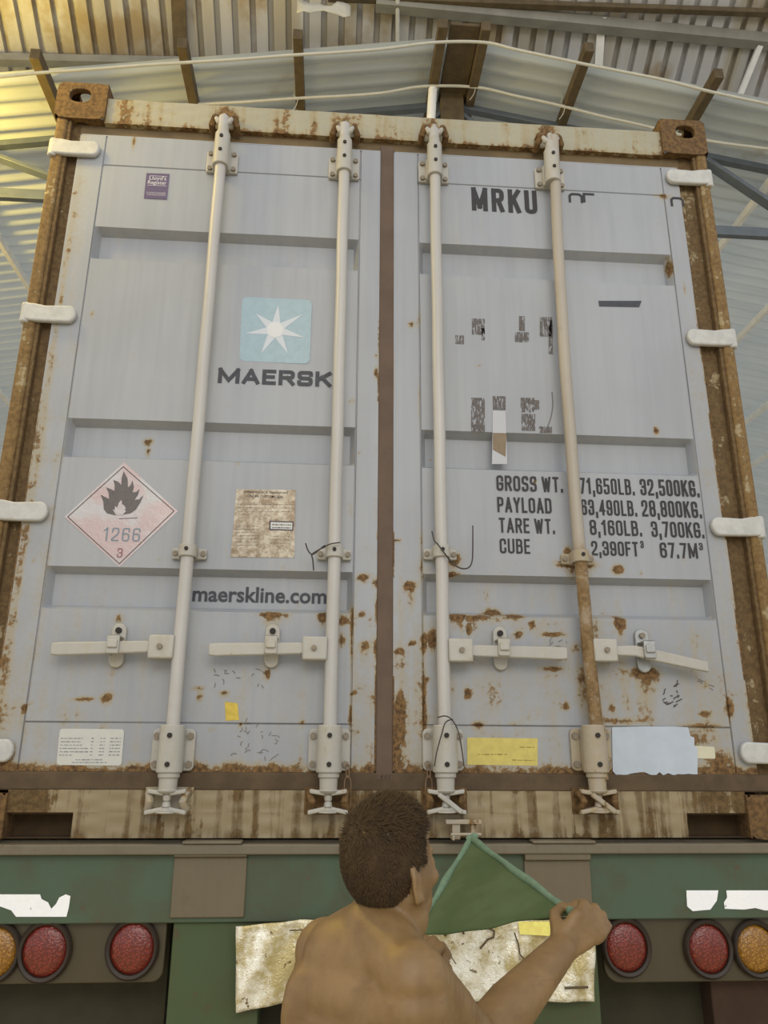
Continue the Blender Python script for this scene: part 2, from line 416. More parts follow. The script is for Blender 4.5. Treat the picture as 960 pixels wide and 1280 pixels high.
# ridge board and short pipe
mb = MB().box(RX-.10, RX+.12, 2.0, 3.4, RZ-.075, RZ-.05).box(RX-.09, RX+.10, 2.62, 2.68, RZ-.55, RZ-.05)
thing1(mb, 'ridge_board', M_timber, 'brown timber board standing under the roof peak', 'board', bevel=.004)
thing1(MB().cyl(at(541, 112, 2.5), at(537, 175, 2.5), .035, n=16), 'pipe_stub', M_palep, 'short pale pipe standing behind the container top left of the ridge board', 'pipe')
# steel truss
YT = 2.72
tr = empty('roof_truss', (RX, YT, roofz(RX)-.6), 'blue grey steel truss under the gable roof behind the container', 'roof truss')
for s, xe in ((-1, -8.0), (1, 9.0)):
    MB().beam((RX, YT, RZ-.10), (xe, YT, roofz(xe)-.10), .05, .06, (0,1,0)).build('top_chord', M_steel, tr, bevel=.004)
MB().beam((-8, YT, ZB+4.27), (9, YT, ZB+4.27), .05, .085, (0,0,1)).build('bottom_chord', M_steel, tr, bevel=.004)
for x0, z0, x1, z1 in ((2.80, 4.93, 3.60, 4.28), (-3.3, 4.76, -2.15, 4.33), (3.6, 4.28, 4.5, 4.75), (-3.3, 4.76, -4.3, 4.28), (0.7, 5.3, 1.9, 4.3), (0.7, 5.3, -.5, 4.3), (1.9, 4.3, 2.8, 5.0)):
    MB().beam((x0, YT-.04, ZB+z0), (x1, YT-.04, ZB+z1), .035, .085, (0,1,0)).build('web_member', M_steel, tr, bevel=.004)
# side posts and far wall rails carrying the roofs (seen only from the side)
for i, (x, yy) in enumerate(((-9, 2.3), (-9, 12), (-9, 20), (10, 2.3), (10, 12), (10, 20))):
    tag(MB().box(x-.1, x+.1, yy-.1, yy+.1, 0, roofz(x)+.02).build('trim_%d' % (i+1), M_steel, bevel=.01), kind='structure')
# hoses
def smoothpts(pts, k=6):
    out = []; n = len(pts)
    for i in range(n-1):
        p0, p1, p2, p3 = pts[max(i-1, 0)], pts[i], pts[i+1], pts[min(i+2, n-1)]
        for j in range(k):
            t = j/k
            out.append(.5*((2*p1)+(p2-p0)*t+(2*p0-5*p1+4*p2-p3)*t*t+(3*p1-p0-3*p2+p3)*t**3))
    return out+[pts[-1]]
h1 = [at(x, y, 1.93) for x, y in ((-90,104),(0,96),(50,91),(120,86),(185,81),(235,78),(300,74),(365,69),(430,65),(480,61),(545,53),(605,53),(645,62),(720,78),(775,89),(830,100),(890,115),(960,130),(1040,147))]
thing1(MB().tube(smoothpts(h1), .011, 10), 'hose', M_hose, 'upper white hose along the front edge of the gable roof', 'hose', smooth=60)
h2 = [at(x, y, 2.5) for x, y in ((120,134),(230,131),(300,128),(370,123),(430,120),(480,116),(530,108),(595,109),(645,120),(700,132),(755,146),(800,156),(880,175),(960,186),(1050,196))]
thing1(MB().tube(smoothpts(h2), .012, 10), 'hose', M_hose, 'lower white hose hanging on wire hooks just above the container top', 'hose', smooth=60)
for px, py in ((368,123),(543,108),(590,109),(702,133)):
    nm = {368: 'above the second rod from the left', 543: 'just left of the roof peak', 590: 'just right of the roof peak', 702: 'above the rightmost rod'}[px]
    pts = [at(px+dx, py+dy, 2.5) for dx, dy in ((3,-34),(1,-12),(-1,-4),(4,0),(2,9),(-3,16))]
    thing1(MB().tube(smoothpts(pts, 3), .003, 6), 'wire_hook', M_hose, 'thin wire hook holding the lower hose '+nm, 'hook', 'wire hooks on the lower hose')

# ================================================================== the container
cont = empty('shipping_container', (0, 0, ZB), 'pale grey rusty steel shipping container seen from its closed double doors', 'shipping container')
def gauss(x, z, cx, cz, sx, sz): return exp(-((x-cx)/sx)**2-((z-cz)/sz)**2)
def spotfn(spots, extra=None):
    S_ = []
    for s in spots:
        px, py, rx, ry = s[:4]; a = s[4] if len(s) > 4 else 1.0; ln = s[5] if len(s) > 5 else 0
        p = at(px, py); k = .0026; S_.append((p.x, p.z, max(rx*k, .006), max(ry*k, .006), a, ln*k))
    def fn(v):
        r = 0
        for cx, cz, sx, sz, a, ln in S_:
            dx = v.x-cx; dz = v.z-cz
            if abs(dx) > 4*sx+.02 or dz > 4*sz: continue
            if dz < -4*sz-ln: continue
            g = a*exp(-(dx/sx)**2-(dz/sz)**2)
            if ln and dz < 0:
                g = max(g, a*.62*exp(-(dx/(sx*.8))**2)*max(0, 1+dz/ln))
            r = max(r, g)
        if extra: r = max(r, extra(v))
        return r
    return fn
def fract(x): return x-floor(x)
def vn(x, s=0):
    i = floor(x); f = x-i; f = f*f*(3-2*f)
    h = lambda k: fract(sin((k+s*17.3)*127.1)*43758.5453)
    return h(i)*(1-f)+h(i+1)*f
GL, GR = -.036, .014             # inner edges of the two doors
Z0, Z1 = .175, 2.374             # door bottom and top
RIBS = [(1.979, 1.848), (1.25, 1.115), (.763, .632)]
DEP = .036
def door_grid(xi, xo, rx0, rx1, fn):
    "xi..xo is the leaf, rx0..rx1 the corrugated field"
    sg = 1 if xo > xi else -1
    xs = set(); n = int(abs(xo-xi)/.0105)
    for i in range(n+1): xs.add(round(xi+(xo-xi)*i/n, 4))
    for e in (rx0, rx1):
        xs = {x for x in xs if abs(x-e) > .008}
        xs |= {round(e-.003, 4), round(e-.001, 4), round(e+.001, 4), round(e+.003, 4)}
    mid0, mid1 = min(rx0, rx1), max(rx0, rx1)
    for e in (mid0+.018, mid1-.018): xs |= {round(e, 4)}
    zs = set(); n = 190
    for i in range(n+1): zs.add(round(Z0+(Z1-Z0)*i/n, 4))
    crit = []
    for t, b in RIBS: crit += [t, t-.017, b+.017, b]
    crit += [2.245, 2.242, 2.239, .311, .308, .305]
    zs = {z for z in zs if min(abs(z-c) for c in crit) > .004} | set(crit)
    xs = sorted(xs); zs = sorted(zs)
    def dep(x, z):
        d = 0
        for t, b in RIBS:
            if b < z < t:
                u = min((t-z)/.017, (z-b)/.017, 1.0); w = min((x-mid0-.003)/.015, (mid1-.003-x)/.015, 1.0)
                d = max(d, DEP*max(0, min(u, w)))
        for e in (rx0, rx1):
            if abs(x-e) < .0015: d += .005
        if mid0 < x < mid1:
            for c in (2.242, .308):
                if abs(z-c) < .0015: d += .005
        if d == 0:   # slight dents of the old sheet
            d = .0012*sin(x*9+z*4)*sin(z*7)
        return d
    mb = MB(); nx, nz = len(xs), len(zs)
    vs = [(x, dep(x, z), ZB+z) for z in zs for x in xs]
    mb.add(vs, [(j*nx+i, j*nx+i+1, (j+1)*nx+i+1, (j+1)*nx+i) for j in range(nz-1) for i in range(nx-1)])
    a, b = xs[0], xs[-1]; b0 = len(mb.v)
    # returns of the leaf
    mb.box(a, a+.004, .0, .075, ZB+Z0, ZB+Z1).box(b-.004, b, .0, .075, ZB+Z0, ZB+Z1)
    mb.box(a, b, .0, .075, ZB+Z0, ZB+Z0+.004).box(a, b, .0, .075, ZB+Z1-.004, ZB+Z1).box(a, b, .066, .075, ZB+Z0, ZB+Z1)
    mb.attr = {'rust': fn}
    return mb
LSP = [(168,178,3,14,.8,14),(115,391,4,4,.6,20),(182,547,6,5,1),(181,560,3,8,.8),(105,873,14,3,.95),(133,872,8,6,1,16),(30,886,4,5,.9,60),(40,880,3,3,.5),(127,908,8,3,.8),
 (247,860,8,3,.8),(249,870,4,6,.9),(279,867,7,4,.9),(455,721,8,5,1,20),(470,728,4,8,.9),(403,771,7,6,1,25),(430,775,9,8,.9,40),(428,800,6,10,.8),(455,808,8,8,1.05,40),(470,810,4,14,1,20),
 (340,769,18,4,.9,24),(335,843,4,7,.9),(443,500,3,3,.5),(449,568,3,3,.8),(471,465,4,9,1,12),(471,445,3,5,.7),(470,640,2,30,.45),(471,760,3,20,.75),(472,850,3,40,.8),(439,790,3,40,.8,60),(438,890,3,14,.8,50),(440,868,5,4,.8),
 (377,903,3,3,.8),(265,912,3,3,.7),(300,906,3,3,.7),(235,700,6,3,.7),(222,690,6,5,.55),(437,502,2,2,.6),(452,768,4,4,.9),(468,880,3,20,.8),(440,640,2,14,.4),(42,700,2,5,.6),(118,790,5,4,.45),(150,775,9,8,.4),(297,578,4,3,.7,12),
 (30,920,5,30,.5,30),(15,940,5,12,.7),(318,958,6,3,.8),(270,962,10,4,.8),(200,700,3,2,.4),(345,835,6,3,.4),(420,965,30,3,.9),(96,640,3,10,.3)]
RSP = [(513,732,10,6,1.05,60),(495,676,6,3,.95),(515,804,7,4,1.05),(500,813,8,4,1),(530,805,5,16,1.0,30),(540,800,8,16,1.0,30),(533,850,4,4,.9),(586,787,4,7,1,20),(572,770,14,5,1.0,30),(617,764,14,5,1.1,30),(645,770,16,5,.95,30),(600,772,40,5,.7,34),
 (665,780,5,5,1,15),(647,793,7,6,1),(690,793,16,2.5,1),(700,821,8,3,.9),(690,837,16,2.5,1),(685,847,3,3,.8),(707,884,6,5,1),(765,885,5,6,.9),(775,778,8,9,1.1,34),(773,712,9,7,1.1,14),(800,716,4,3,.8),
 (722,705,26,7,1.1,30),(710,690,7,8,.9),(568,700,8,10,1.0,30),(563,717,13,4,.95),(805,842,20,8,1.1,110),(775,850,30,40,.32,60),(620,800,50,30,.26,40),(560,850,16,60,.3),(890,930,30,24,.4),(660,785,30,14,.34,30),(882,856,6,4,.9,14),(882,893,10,5,.9,30),(912,885,6,14,1,40),(905,800,3,60,.3),(820,538,5,6,.9,12),(598,905,9,4,.95,12),(585,867,5,7,.95),
 (878,906,30,4,1.0,34),(870,925,20,16,.6),(900,950,24,16,.7),(530,890,3,60,.85),(527,700,2,50,.45),(524,500,2,40,.6),(524,400,2,20,.5),(514,406,5,5,.9),(506,360,3,3,.4),(598,458,4,3,.7,6),(522,470,2,8,.8),(541,460,3,6,.7),(550,500,3,3,.6),
 (540,570,3,3,.5),(727,860,12,40,.55,40),(755,830,4,4,.7),(745,790,6,30,.6,60),(780,900,40,4,.7),(640,904,8,3,.8),(500,900,8,40,1.0),(495,940,8,20,1.0),(500,965,20,4,1.0),(905,560,3,3,.4),(903,606,2,3,.4),(833,612,3,3,.4),(855,360,3,12,.6,20),(838,332,5,14,.7,10),
 (830,245,16,5,.5,20),(690,900,14,30,.35),(670,580,6,2,.3),(668,603,2,3,.9),(620,965,60,3,.8),(830,972,60,3,.8),(720,810,8,8,.6,30),(555,905,10,20,.4),(552,955,20,10,.8),(757,520,4,4,0)]
def lower(sidex):
    def f(v):
        z = v.z-ZB
        e = .75*exp(-((z-Z0)/.028)**2)*(.75+.6*vn(v.x*22, 2))
        g = .40*max(0, min(1, (.95-z)/.5))*(.35+.65*vn(v.x*14+3, 5))*(.6+.5*vn(z*9+v.x*3, 7))
        if abs(v.x) > 1.03: g = max(g, .20*max(0, min(1, (1.9-z)/1.4))*(.5+vn(z*9, 3)*.6)+.30*exp(-((abs(v.x)-1.112)/.014)**2)+.08)
        if v.x < -.11 and v.x > -1.03 and v.x < .0: g *= .6
        if -.11 < v.x < .11 : g = max(g, .30*max(0, min(1, (1.0-z)/.5))*(.4+vn(v.x*60, 8)))
        return max(e, g)
    return f
rodX = [-.611, -.170, .160, .597]
def bow(i, z):
    'the right rod is bent inwards a little'
    return rodX[i] if i < 3 else .592+.012*((z-ZB-1.3)/.9)**2
doorL = door_grid(-1.128, GL, -.109, -1.035, spotfn(LSP, lower(-1))).build('door', M_door, cont, smooth=20)
doorR = door_grid(GR, 1.10, .104, 1.035, spotfn(RSP, lower(1))).build('door', M_door, cont, smooth=20)
doorL['label'] = 'left door with star emblem and flame placard'; doorR['label'] = 'right door with weight lettering'
# gaskets
MB().box(GL, GR, -.004, .04, ZB+Z0-.02, ZB+Z1+.02).build('gasket', M_gask, cont, bevel=.004)
g = MB().box(-1.14, 1.12, .018, .05, ZB+Z1, ZB+2.432)
g.build('gasket', M_gasktop, cont, bevel=.004)
MB().box(-1.16, 1.16, -.004, .06, ZB+.125, ZB+Z0).build('gasket', M_gaskbot, cont, bevel=.005)
# header, sill
def gridbox(x0, x1, y0, y1, z0, z1, nx, nz, fn):
    mb = MB(); vs = []; 
    for j in range(nz+1):
        for i in range(nx+1): vs.append((x0+(x1-x0)*i/nx, y0+.0015*sin(i*.37)*sin(j*1.1), z0+(z1-z0)*j/nz))
    mb.add(vs, [(j*(nx+1)+i, j*(nx+1)+i+1, (j+1)*(nx+1)+i+1, (j+1)*(nx+1)+i) for j in range(nz) for i in range(nx)])
    mb.add([(x0,y0,z0),(x1,y0,z0),(x1,y1,z0),(x0,y1,z0),(x0,y0,z1),(x1,y0,z1),(x1,y1,z1),(x0,y1,z1)], [(0,3,2,1),(4,5,6,7),(2,3,7,6),(0,4,7,3),(1,2,6,5)])
    mb.attr = {'rust': fn}; return mb
def headfn(v):
    z = (v.z-ZB-2.42)/.11; e = .35*exp(-(z/.15)**2)+.3*vn(v.x*9, 1)*vn(v.x*31, 4)
    e += .45*max(0, (abs(v.x)-.75)/.35)*vn(v.x*13, 6)
    for r in rodX: e = max(e, .75*gauss(v.x, v.z, r, ZB+2.49, .045, .05))
    return e
gridbox(-1.05, 1.05, -.004, .10, ZB+2.425, ZB+2.537, 210, 14, headfn).build('header_beam', M_head, cont, smooth=20)
SP = [(207,1000,26,12,.8,20),(410,1000,26,14,.8,20),(560,1000,26,14,.8,20),(755,1000,26,14,.8,20)]
def sillx(v):
    z = (v.z-ZB)/.125
    e = .30*vn(v.x*27, 9)*vn(v.x*7,2)*1.6+.22*vn(v.x*60, 3)*z+.30*exp(-(z/.22)**2)+.05
    e += .55*max(0, min(1, (abs(v.x)-.88)/.1))
    return min(e, 1.1)
MB_s = MB()
for (x0, x1, za, zb) in ((-1.05, 1.05, .066, .127), (-.868, .868, .0, .066)):
    pass
sill = gridbox(-1.05, 1.05, -.006, .14, ZB+.068, ZB+.127, 210, 8, spotfn(SP, sillx)); s2 = gridbox(-.868, .868, -.006, .14, ZB+.002, ZB+.068, 180, 8, sillx)
sill.add(s2.v, s2.f); M_pock = plain('pocket_brown', S(74,54,26), .9, 0, .2, 20)  # pockets are a darker brown than the sill face
for xa, xb in ((-1.05, -.868), (.868, 1.05)): MB().box(xa, xb, .06, .14, ZB+.002, ZB+.068).box(xa, xb, .0, .07, ZB+.0635, ZB+.0675).box(xa, xb, .0, .07, ZB+.001, ZB+.004).build('lifting_pocket', M_pock, cont)
sill.build('sill_beam', M_sill, cont, smooth=20)
# corner posts
for s in (-1, 1):
    def sx(a, b): return (min(s*a, s*b), max(s*a, s*b))
    a, b = sx(1.095, 1.178); mb = MB().box(a, b, .02, .05, ZB+.118, ZB+2.48)
    a, b = sx(1.165, 1.178); mb.box(a, b, -.004, .05, ZB+.118, ZB+2.48)
    a, b = sx(1.178, 1.219); p = mb.build('corner_post', M_post, cont, bevel=.003)
    MB().box(a, b, -.012, .15, ZB+.118, ZB+2.475).build('post_edge', M_postridge, p, bevel=.012, seg=3)
# corner castings with their oval holes
def ringface(mb, c, u, v, w, hu, hv, eu, ev, depth, off=(0, 0), n=32):
    "face centred c spanned by u,v with an oval hole and a short inner lip along -w"
    c, u, v, w = Vector(c), Vector(u), Vector(v), Vector(w); out = []; inn = []; 
    for i in range(n):
        t = 2*pi*(i+.5)/n; ct, st = cos(t), sin(t)
        k = 1/max(abs(ct), abs(st)); out.append(c+u*(hu*ct*k)+v*(hv*st*k))
        e = 2.6; rr = (abs(ct)**e+abs(st)**e)**(-1/e)
        inn.append(c+u*(off[0]+eu*ct*rr)+v*(off[1]+ev*st*rr))
    lip = [p-w*depth for p in inn]
    mb.add(out+inn+lip, [(i, (i+1)%n, n+(i+1)%n, n+i) for i in range(n)]+[(n+i, n+(i+1)%n, 2*n+(i+1)%n, 2*n+i) for i in range(n)])
def casting(s, top):
    mb = MB(); z0, z1 = (ZB+2.43, ZB+2.591) if top else (ZB, ZB+.118)
    hz = (z1-z0)/2; zc = (z0+z1)/2; xc = s*(1.225-.089); y0, y1 = -.018, .144; yc = (y0+y1)/2
    offz = .022 if top else -.005
    ringface(mb, (xc, y0, zc), (1,0,0), (0,0,1), (0,-1,0), .089, hz, .038, .030, .022, (s*.008, offz))
    ringface(mb, (xc, yc, z1), (1,0,0), (0,1,0), (0,0,1), .089, .081, .032, .055, .026)
    ringface(mb, (xc, yc, z0), (1,0,0), (0,1,0), (0,0,-1), .089, .081, .032, .055, .02)
    ringface(mb, (xc+s*.089, yc, zc), (0,1,0), (0,0,1), (s,0,0), .081, hz, .034, .024, .026, (0, offz))
    mb.box(min(xc-s*.089, xc-s*.083), max(xc-s*.089, xc-s*.083), y0, y1, z0, z1).box(xc-.089, xc+.089, y1-.006, y1, z0, z1)
    return mb
for s in (-1, 1):
    for top in (True, False):
        o = casting(s, top).build('corner_casting', M_cast, cont, smooth=30)
        wd = o.modifiers.new('weld', 'WELD'); wd.merge_threshold = .0004
        b = o.modifiers.new('bevel', 'BEVEL'); b.width = .009; b.segments = 3; b.limit_method = 'ANGLE'; b.angle_limit = radians(60)
# body: corrugated side walls, roof, floor, front wall
for s in (-1, 1):
    mb = MB(); prof = []; y = .15
    while y < 12.0:
        prof += [(y, 0), (y+.07, 0), (y+.138, .036), (y+.208, .036)]; y += .276
    n = len(prof); mb.add([(s*(1.205-d), yy, ZB+z) for z in (.15, 2.53) for yy, d in prof], [(i, i+1, n+i+1, n+i) if s > 0 else (i, n+i, n+i+1, i+1) for i in range(n-1)])
    mb.build('side_wall', M_side, cont, smooth=0)
    MB().box(min(s*1.15, s*1.215), max(s*1.15, s*1.215), .14, 12.1, ZB+.0, ZB+.15).build('bottom_rail', M_post, cont, bevel=.004)
    MB().box(min(s*1.16, s*1.215), max(s*1.16, s*1.215), .14, 12.1, ZB+2.50, ZB+2.56).build('top_rail', M_post, cont, bevel=.004)
MB().box(-1.17, 1.17, .1, 12.1, ZB+2.52, ZB+2.545).build('container_roof', M_side, cont)
MB().box(-1.17, 1.17, .14, 12.1, ZB+.10, ZB+.14).build('container_floor', M_timber, cont)
MB().box(-1.2, 1.2, 12.04, 12.15, ZB+.0, ZB+2.56).build('end_wall', M_side, cont)

# ---- hinges
for s, door, ys in ((-1, doorL, (184, 391, 638, 938)), (1, doorR, (220, 421, 658, 941))):
    for k, py in enumerate(ys):
        z = at({-1: (100, 66, 22, 4), 1: (858, 886, 920, 948)}[s][k], py, -.02).z; h = .031
        x0, x1 = 1.048, 1.216; pts = []
        for i in range(9):
            t = pi/2+pi*i/8; pts.append((x0+.024+.024*cos(t), z+h*sin(t)))
        pts += [(1.12, z-h*1.02), (1.17, z-h*1.0), (x1, z-h*.92), (x1, z+h*1.15), (1.185, z+h*1.12), (1.15, z+h*.9)]
        hg = MB().prism([(s*x, zz) for x, zz in pts], -.022, -.002).cyl((s*1.214, -.006, z-h*1.15), (s*1.214, -.006, z+h*1.25), .016, n=16).build('hinge', M_hinge, door, bevel=.006, seg=3)
        MB().cyl((s*1.078, -.026, z), (s*1.078, -.018, z), .0055, n=12).build('hinge_bolt', M_bolt, hg) if False else None
# ---- locking rods
def plate(mb, x, z, w, h, y0=-.012, y1=.0, r=.012):
    pts = []
    for cx, cz, a0 in ((x+w-r, z+h-r, 0), (x-w+r, z+h-r, 90), (x-w+r, z-h+r, 180), (x+w-r, z-h+r, 270)):
        for k in range(4):
            a = radians(a0+30*k); pts.append((cx+r*cos(a), cz+r*sin(a)))
    return mb.prism(pts, y0, y1)
YR = -.045
def rod_x(i, z): return rodX[i]
rodpix = [((275,194),(215,912),(233,689)), ((430,202),(410,911),(415,690)), ((543,207),(558,912),(553,690)), ((692,215),(743,914),(722,696))]
for i in range(4):
    x = rodX[i]; (tp, bp_, mp) = rodpix[i]
    ztop = at(*tp, YR).z; zbot = at(*bp_, YR).z; zmid = at(*mp, YR).z
    rod = MB(); n = 60; zz = [ZB+.16+(ZB+2.44-ZB-.16)*k/n for k in range(n+1)]
    rod.tube([(bow(i, z)+.0006*sin(k*.5), YR, z) for k, z in enumerate(zz)], .0195, 16)
    if i == 3:
        zm = zmid
        rod.attr = {'rust': lambda v: .62 if v.z < zm else max(0, .78*exp(-(v.z-zm)/.03))}
        ro = rod.build('locking_rod', M_rodrust, cont, smooth=40); ro['label'] = 'rod rusty brown below the middle bracket'
    else: ro = rod.build('locking_rod', M_rod, cont, smooth=40)
    # top bracket: plate with four bolts + sleeve with two pins
    mb = MB(); zt = ztop-.002; hh = .045
    plate(mb, x-.036, zt, .020, hh, -.014, -.0, .006); plate(mb, x+.036, zt, .020, hh, -.014, 0, .006)
    mb.cyl((x, YR, zt-.048), (x, YR, zt+.095), .029, .027, 20)
    mb.box(x-.03, x+.03, -.03, 0, zt-.044, zt+.044)
    tb = mb.build('rod_bracket', M_hw, ro, bevel=.003)
    for dx in (-.042, .042):
        for dz in (-.032, .032): MB().cyl((x+dx, -.022, zt+dz), (x+dx, -.012, zt+dz), .009, n=6).build('bolt', M_bolt, ro)
    for dz in (.004, .064): MB().cyl((x, YR-.032, zt+dz), (x, YR-.02, zt+dz), .0065, n=12).build('pin', M_hole, ro)
    # middle bracket
    mb = MB(); plate(mb, x, zmid, .052, .017, -.016, 0, .006); mb.cyl((x, YR, zmid-.019), (x, YR, zmid+.019), .027, n=20).box(x-.027, x+.027, YR, 0, zmid-.019, zmid+.019)
    mb.build('rod_bracket', M_hw if i < 3 else M_hwr, ro, bevel=.003)
    dk = MB().cyl((x, YR-.031, zmid+.002), (x, YR-.02, zmid+.002), .006, n=12); dk.build('pin', M_hole, ro)
    for dx in (-.042, .042): MB().cyl((x+dx, -.022, zmid), (x+dx, -.013, zmid), .009, n=6).build('bolt', M_bolt, ro)
    # bottom bracket
    zb0, zb1 = at(bp_[0], 965, YR).z, at(bp_[0], 909, YR).z; zc = (zb0+zb1)/2; hb = (zb1-zb0)/2
    mb = MB(); plate(mb, x, zc, .060, hb*.96, -.014, 0, .014)
    mb.cyl((x, YR, zb0-.002), (x, YR, zb1+.006), .036, .034, 24).box(x-.034, x+.034, YR, 0, zb0+.004, zb1-.004)
    mb.build('rod_bracket', M_hw if i < 3 else M_hwr, ro, bevel=.003)
    for dx in (-.047, .047):
        for dz in (-hb*.66, hb*.62): MB().cyl((x+dx, -.022, zc+dz), (x+dx, -.012, zc+dz), .010, n=6).build('bolt', M_bolt, ro)
    for dz in (-hb*.66, hb*.62): MB().cyl((x, YR-.040, zc+dz), (x, YR-.02, zc+dz), .007, n=12).build('pin', M_hole, ro)
    # bottom cam: neck, waist, two horned flanges, with keeper horns on the sill
    c = at({0: 207, 1: 409, 2: 559, 3: 754}[i], 1002, YR-.01); zc = c.z
    mb = MB(); x2 = x
    mb.cyl((x2, YR, zb0-.016), (x2, YR, zb0+.002), .030, n=20).cyl((x2, YR, zc+.028), (x2, YR, zb0-.014), .0245, .026, 20)
    rr = [(.027, .032), (.030, .026), (.012, .018), (.010, .0), (.013, -.016), (.026, -.024), (.030, -.030)]
    for (ra, za), (rb, zb_) in zip(rr, rr[1:]): mb.cyl((x2, YR, zc+zb_), (x2, YR, zc+za), rb, ra, 16)
    for sx_ in (-1, 1):
        mb.obox((x2+sx_*.030, YR, zc+.024), (1,0,sx_*.15), (0,1,0), (0,0,1), .022, .014, .006)
        mb.obox((x2+sx_*.032, YR, zc-.024), (1,0,-sx_*.2), (0,1,0), (0,0,1), .024, .015, .006)
    if i in (2, 3): mb.obox((x2+.01, YR-.012, zc-.004), (1,0,-.75), (0,1,0), (.75,0,1), .04, .008, .007)
    mb.build('cam', M_hw if i < 3 else M_hwr, ro, bevel=.004, seg=2)
    kp = MB()
    for sx_ in (-1, 1):
        kp.tube([(x2+sx_*.066, -.006, zc-.034), (x2+sx_*.066, -.05, zc-.03), (x2+sx_*.06, -.056, zc), (x2+sx_*.066, -.05, zc+.026), (x2+sx_*.066, -.006, zc+.03)] if False else
                [(x2+sx_*.054, -.004, zc+.022), (x2+sx_*.05, -.04, zc+.02), (x2+sx_*.044, -.052, zc), (x2+sx_*.05, -.04, zc-.02), (x2+sx_*.054, -.004, zc-.022)], .011, 8)
    kp.box(x2-.066, x2+.066, -.012, -.003, zc-.036, zc+.036)
    kp.build('cam_keeper', M_cast if i != 0 else M_hwr, cont, bevel=.002)
    # top cam
    zc = at((279, 431, 543, 689)[i], (152, 163, 165, 176)[i], YR).z
    mb = MB().cyl((x, YR, ztop+.085), (x, YR, zc-.01), .022, .018, 20)
    for sx_ in (-1, 1): mb.tube([(x, YR, zc-.012), (x+sx_*.018, YR-.004, zc-.006), (x+sx_*.03, YR-.004, zc+.012)], [.014, .012, .008], 8)
    mb.cyl((x, YR, zc-.02), (x, YR, zc+.03), .014, .010, 12)
    mb.build('cam', M_hw, ro, bevel=.002)
    for sx_ in (-1, 1): MB().tube([(x+sx_*.045, -.002, zc-.012), (x+sx_*.045, -.034, zc-.006), (x+sx_*.034, -.046, zc+.014), (x+sx_*.034, -.03, zc+.036), (x+sx_*.036, -.002, zc+.04)], .012, 8).build('cam_keeper', M_cast, cont)
# ---- handles with hub blocks and retainers
HD = [(0, doorL, (218, 809), (64, 811), (148, 778, 834), 0), (1, doorL, (408, 811), (261, 812), (341, 779, 834), 0),
      (2, doorR, (560, 813), (709, 817), (626, 782, 837), 0), (3, doorR, (738, 813), (885, 834), (804, 785, 840), 1)]
for i, door, hub, end, (rx, ry0, ry1), bent in HD:
    yh = -.052; x = rodX[i]; ph_ = at(*hub, yh); pe = at(*end, yh); s = -1 if i < 2 else 1; z = ph_.z
    mb = MB().obox((x+s*.05, YR, z), (1,0,0), (0,1,0), (0,0,1), .036, .022, .034)
    hb = mb.build('handle_hub', M_hw, cont, bevel=.005)
    MB().cyl((x+s*.052, YR-.03, z), (x+s*.052, YR-.02, z), .008, n=12).build('bolt', M_bolt, hb)
    hx0 = x+s*.085
    if not bent: path = [(hx0-s*.02, z), (hx0+s*.01, z), (pe.x-s*.02, pe.z), (pe.x, pe.z)]
    else: path = [(hx0-s*.02, z), (hx0+s*.06, z-.0), (at(812, 816, yh).x, at(812, 818, yh).z), (pe.x, pe.z)]
    mb = MB(); hh = [.012, .017, .019, .017] if not bent else [.014, .016, .018, .016]
    vs = []
    for (xx, zz), h in zip(path, hh):
        for yy in (yh-.007, yh+.007):
            vs += [(xx, yy, zz-h), (xx, yy, zz+h)]
    fs = []
    for k in range(3):
        a = k*4; b = a+4
        fs += [(a, a+1, b+1, b), (a+2, b+2, b+3, a+3), (a+1, a+3, b+3, b+1), (a, b, b+2, a+2)]
    fs += [(0, 2, 3, 1), (12, 13, 15, 14)]
    if s < 0: fs = [tuple(reversed(f)) for f in fs]
    mb.add(vs, fs).build('door_handle', M_hw, cont, bevel=.004, smooth=40)
    a, b = at(rx, ry0, -.03), at(rx, ry1, -.03); xm = a.x; w = .0215; mb = MB(); pts = []
    for k in range(13):
        t = pi*k/12; pts.append((xm+w*cos(t), a.z-w+w*sin(t)))
    for k in range(13):
        t = pi+pi*k/12; pts.append((xm+w*cos(t), b.z+w+w*sin(t)))
    mb.prism(pts, -.014, 0)
    mz = (a.z+b.z)/2
    mb.box(xm-.018, xm+.018, -.068, -.060, mz-.03, mz+.024).box(xm-.018, xm-.012, -.068, -.01, mz-.03, mz-.022).box(xm-.018, xm+.018, -.068, -.01, mz+.018, mz+.024).box(xm-.014, xm+.014, -.075, -.066, mz-.014, mz+.010)
    rt = mb.build('handle_catch', M_zinc if bent else M_hw, door, bevel=.003)
    MB().cyl((xm, -.022, a.z-w), (xm, -.012, a.z-w), .009, n=12).build('rivet', M_bolt if bent else M_hole, rt) if False else MB().cyl((xm, -.022, a.z-w), (xm, -.012, a.z-w), .009, n=12).build('rivet', M_bolt if bent else M_hole, cont)

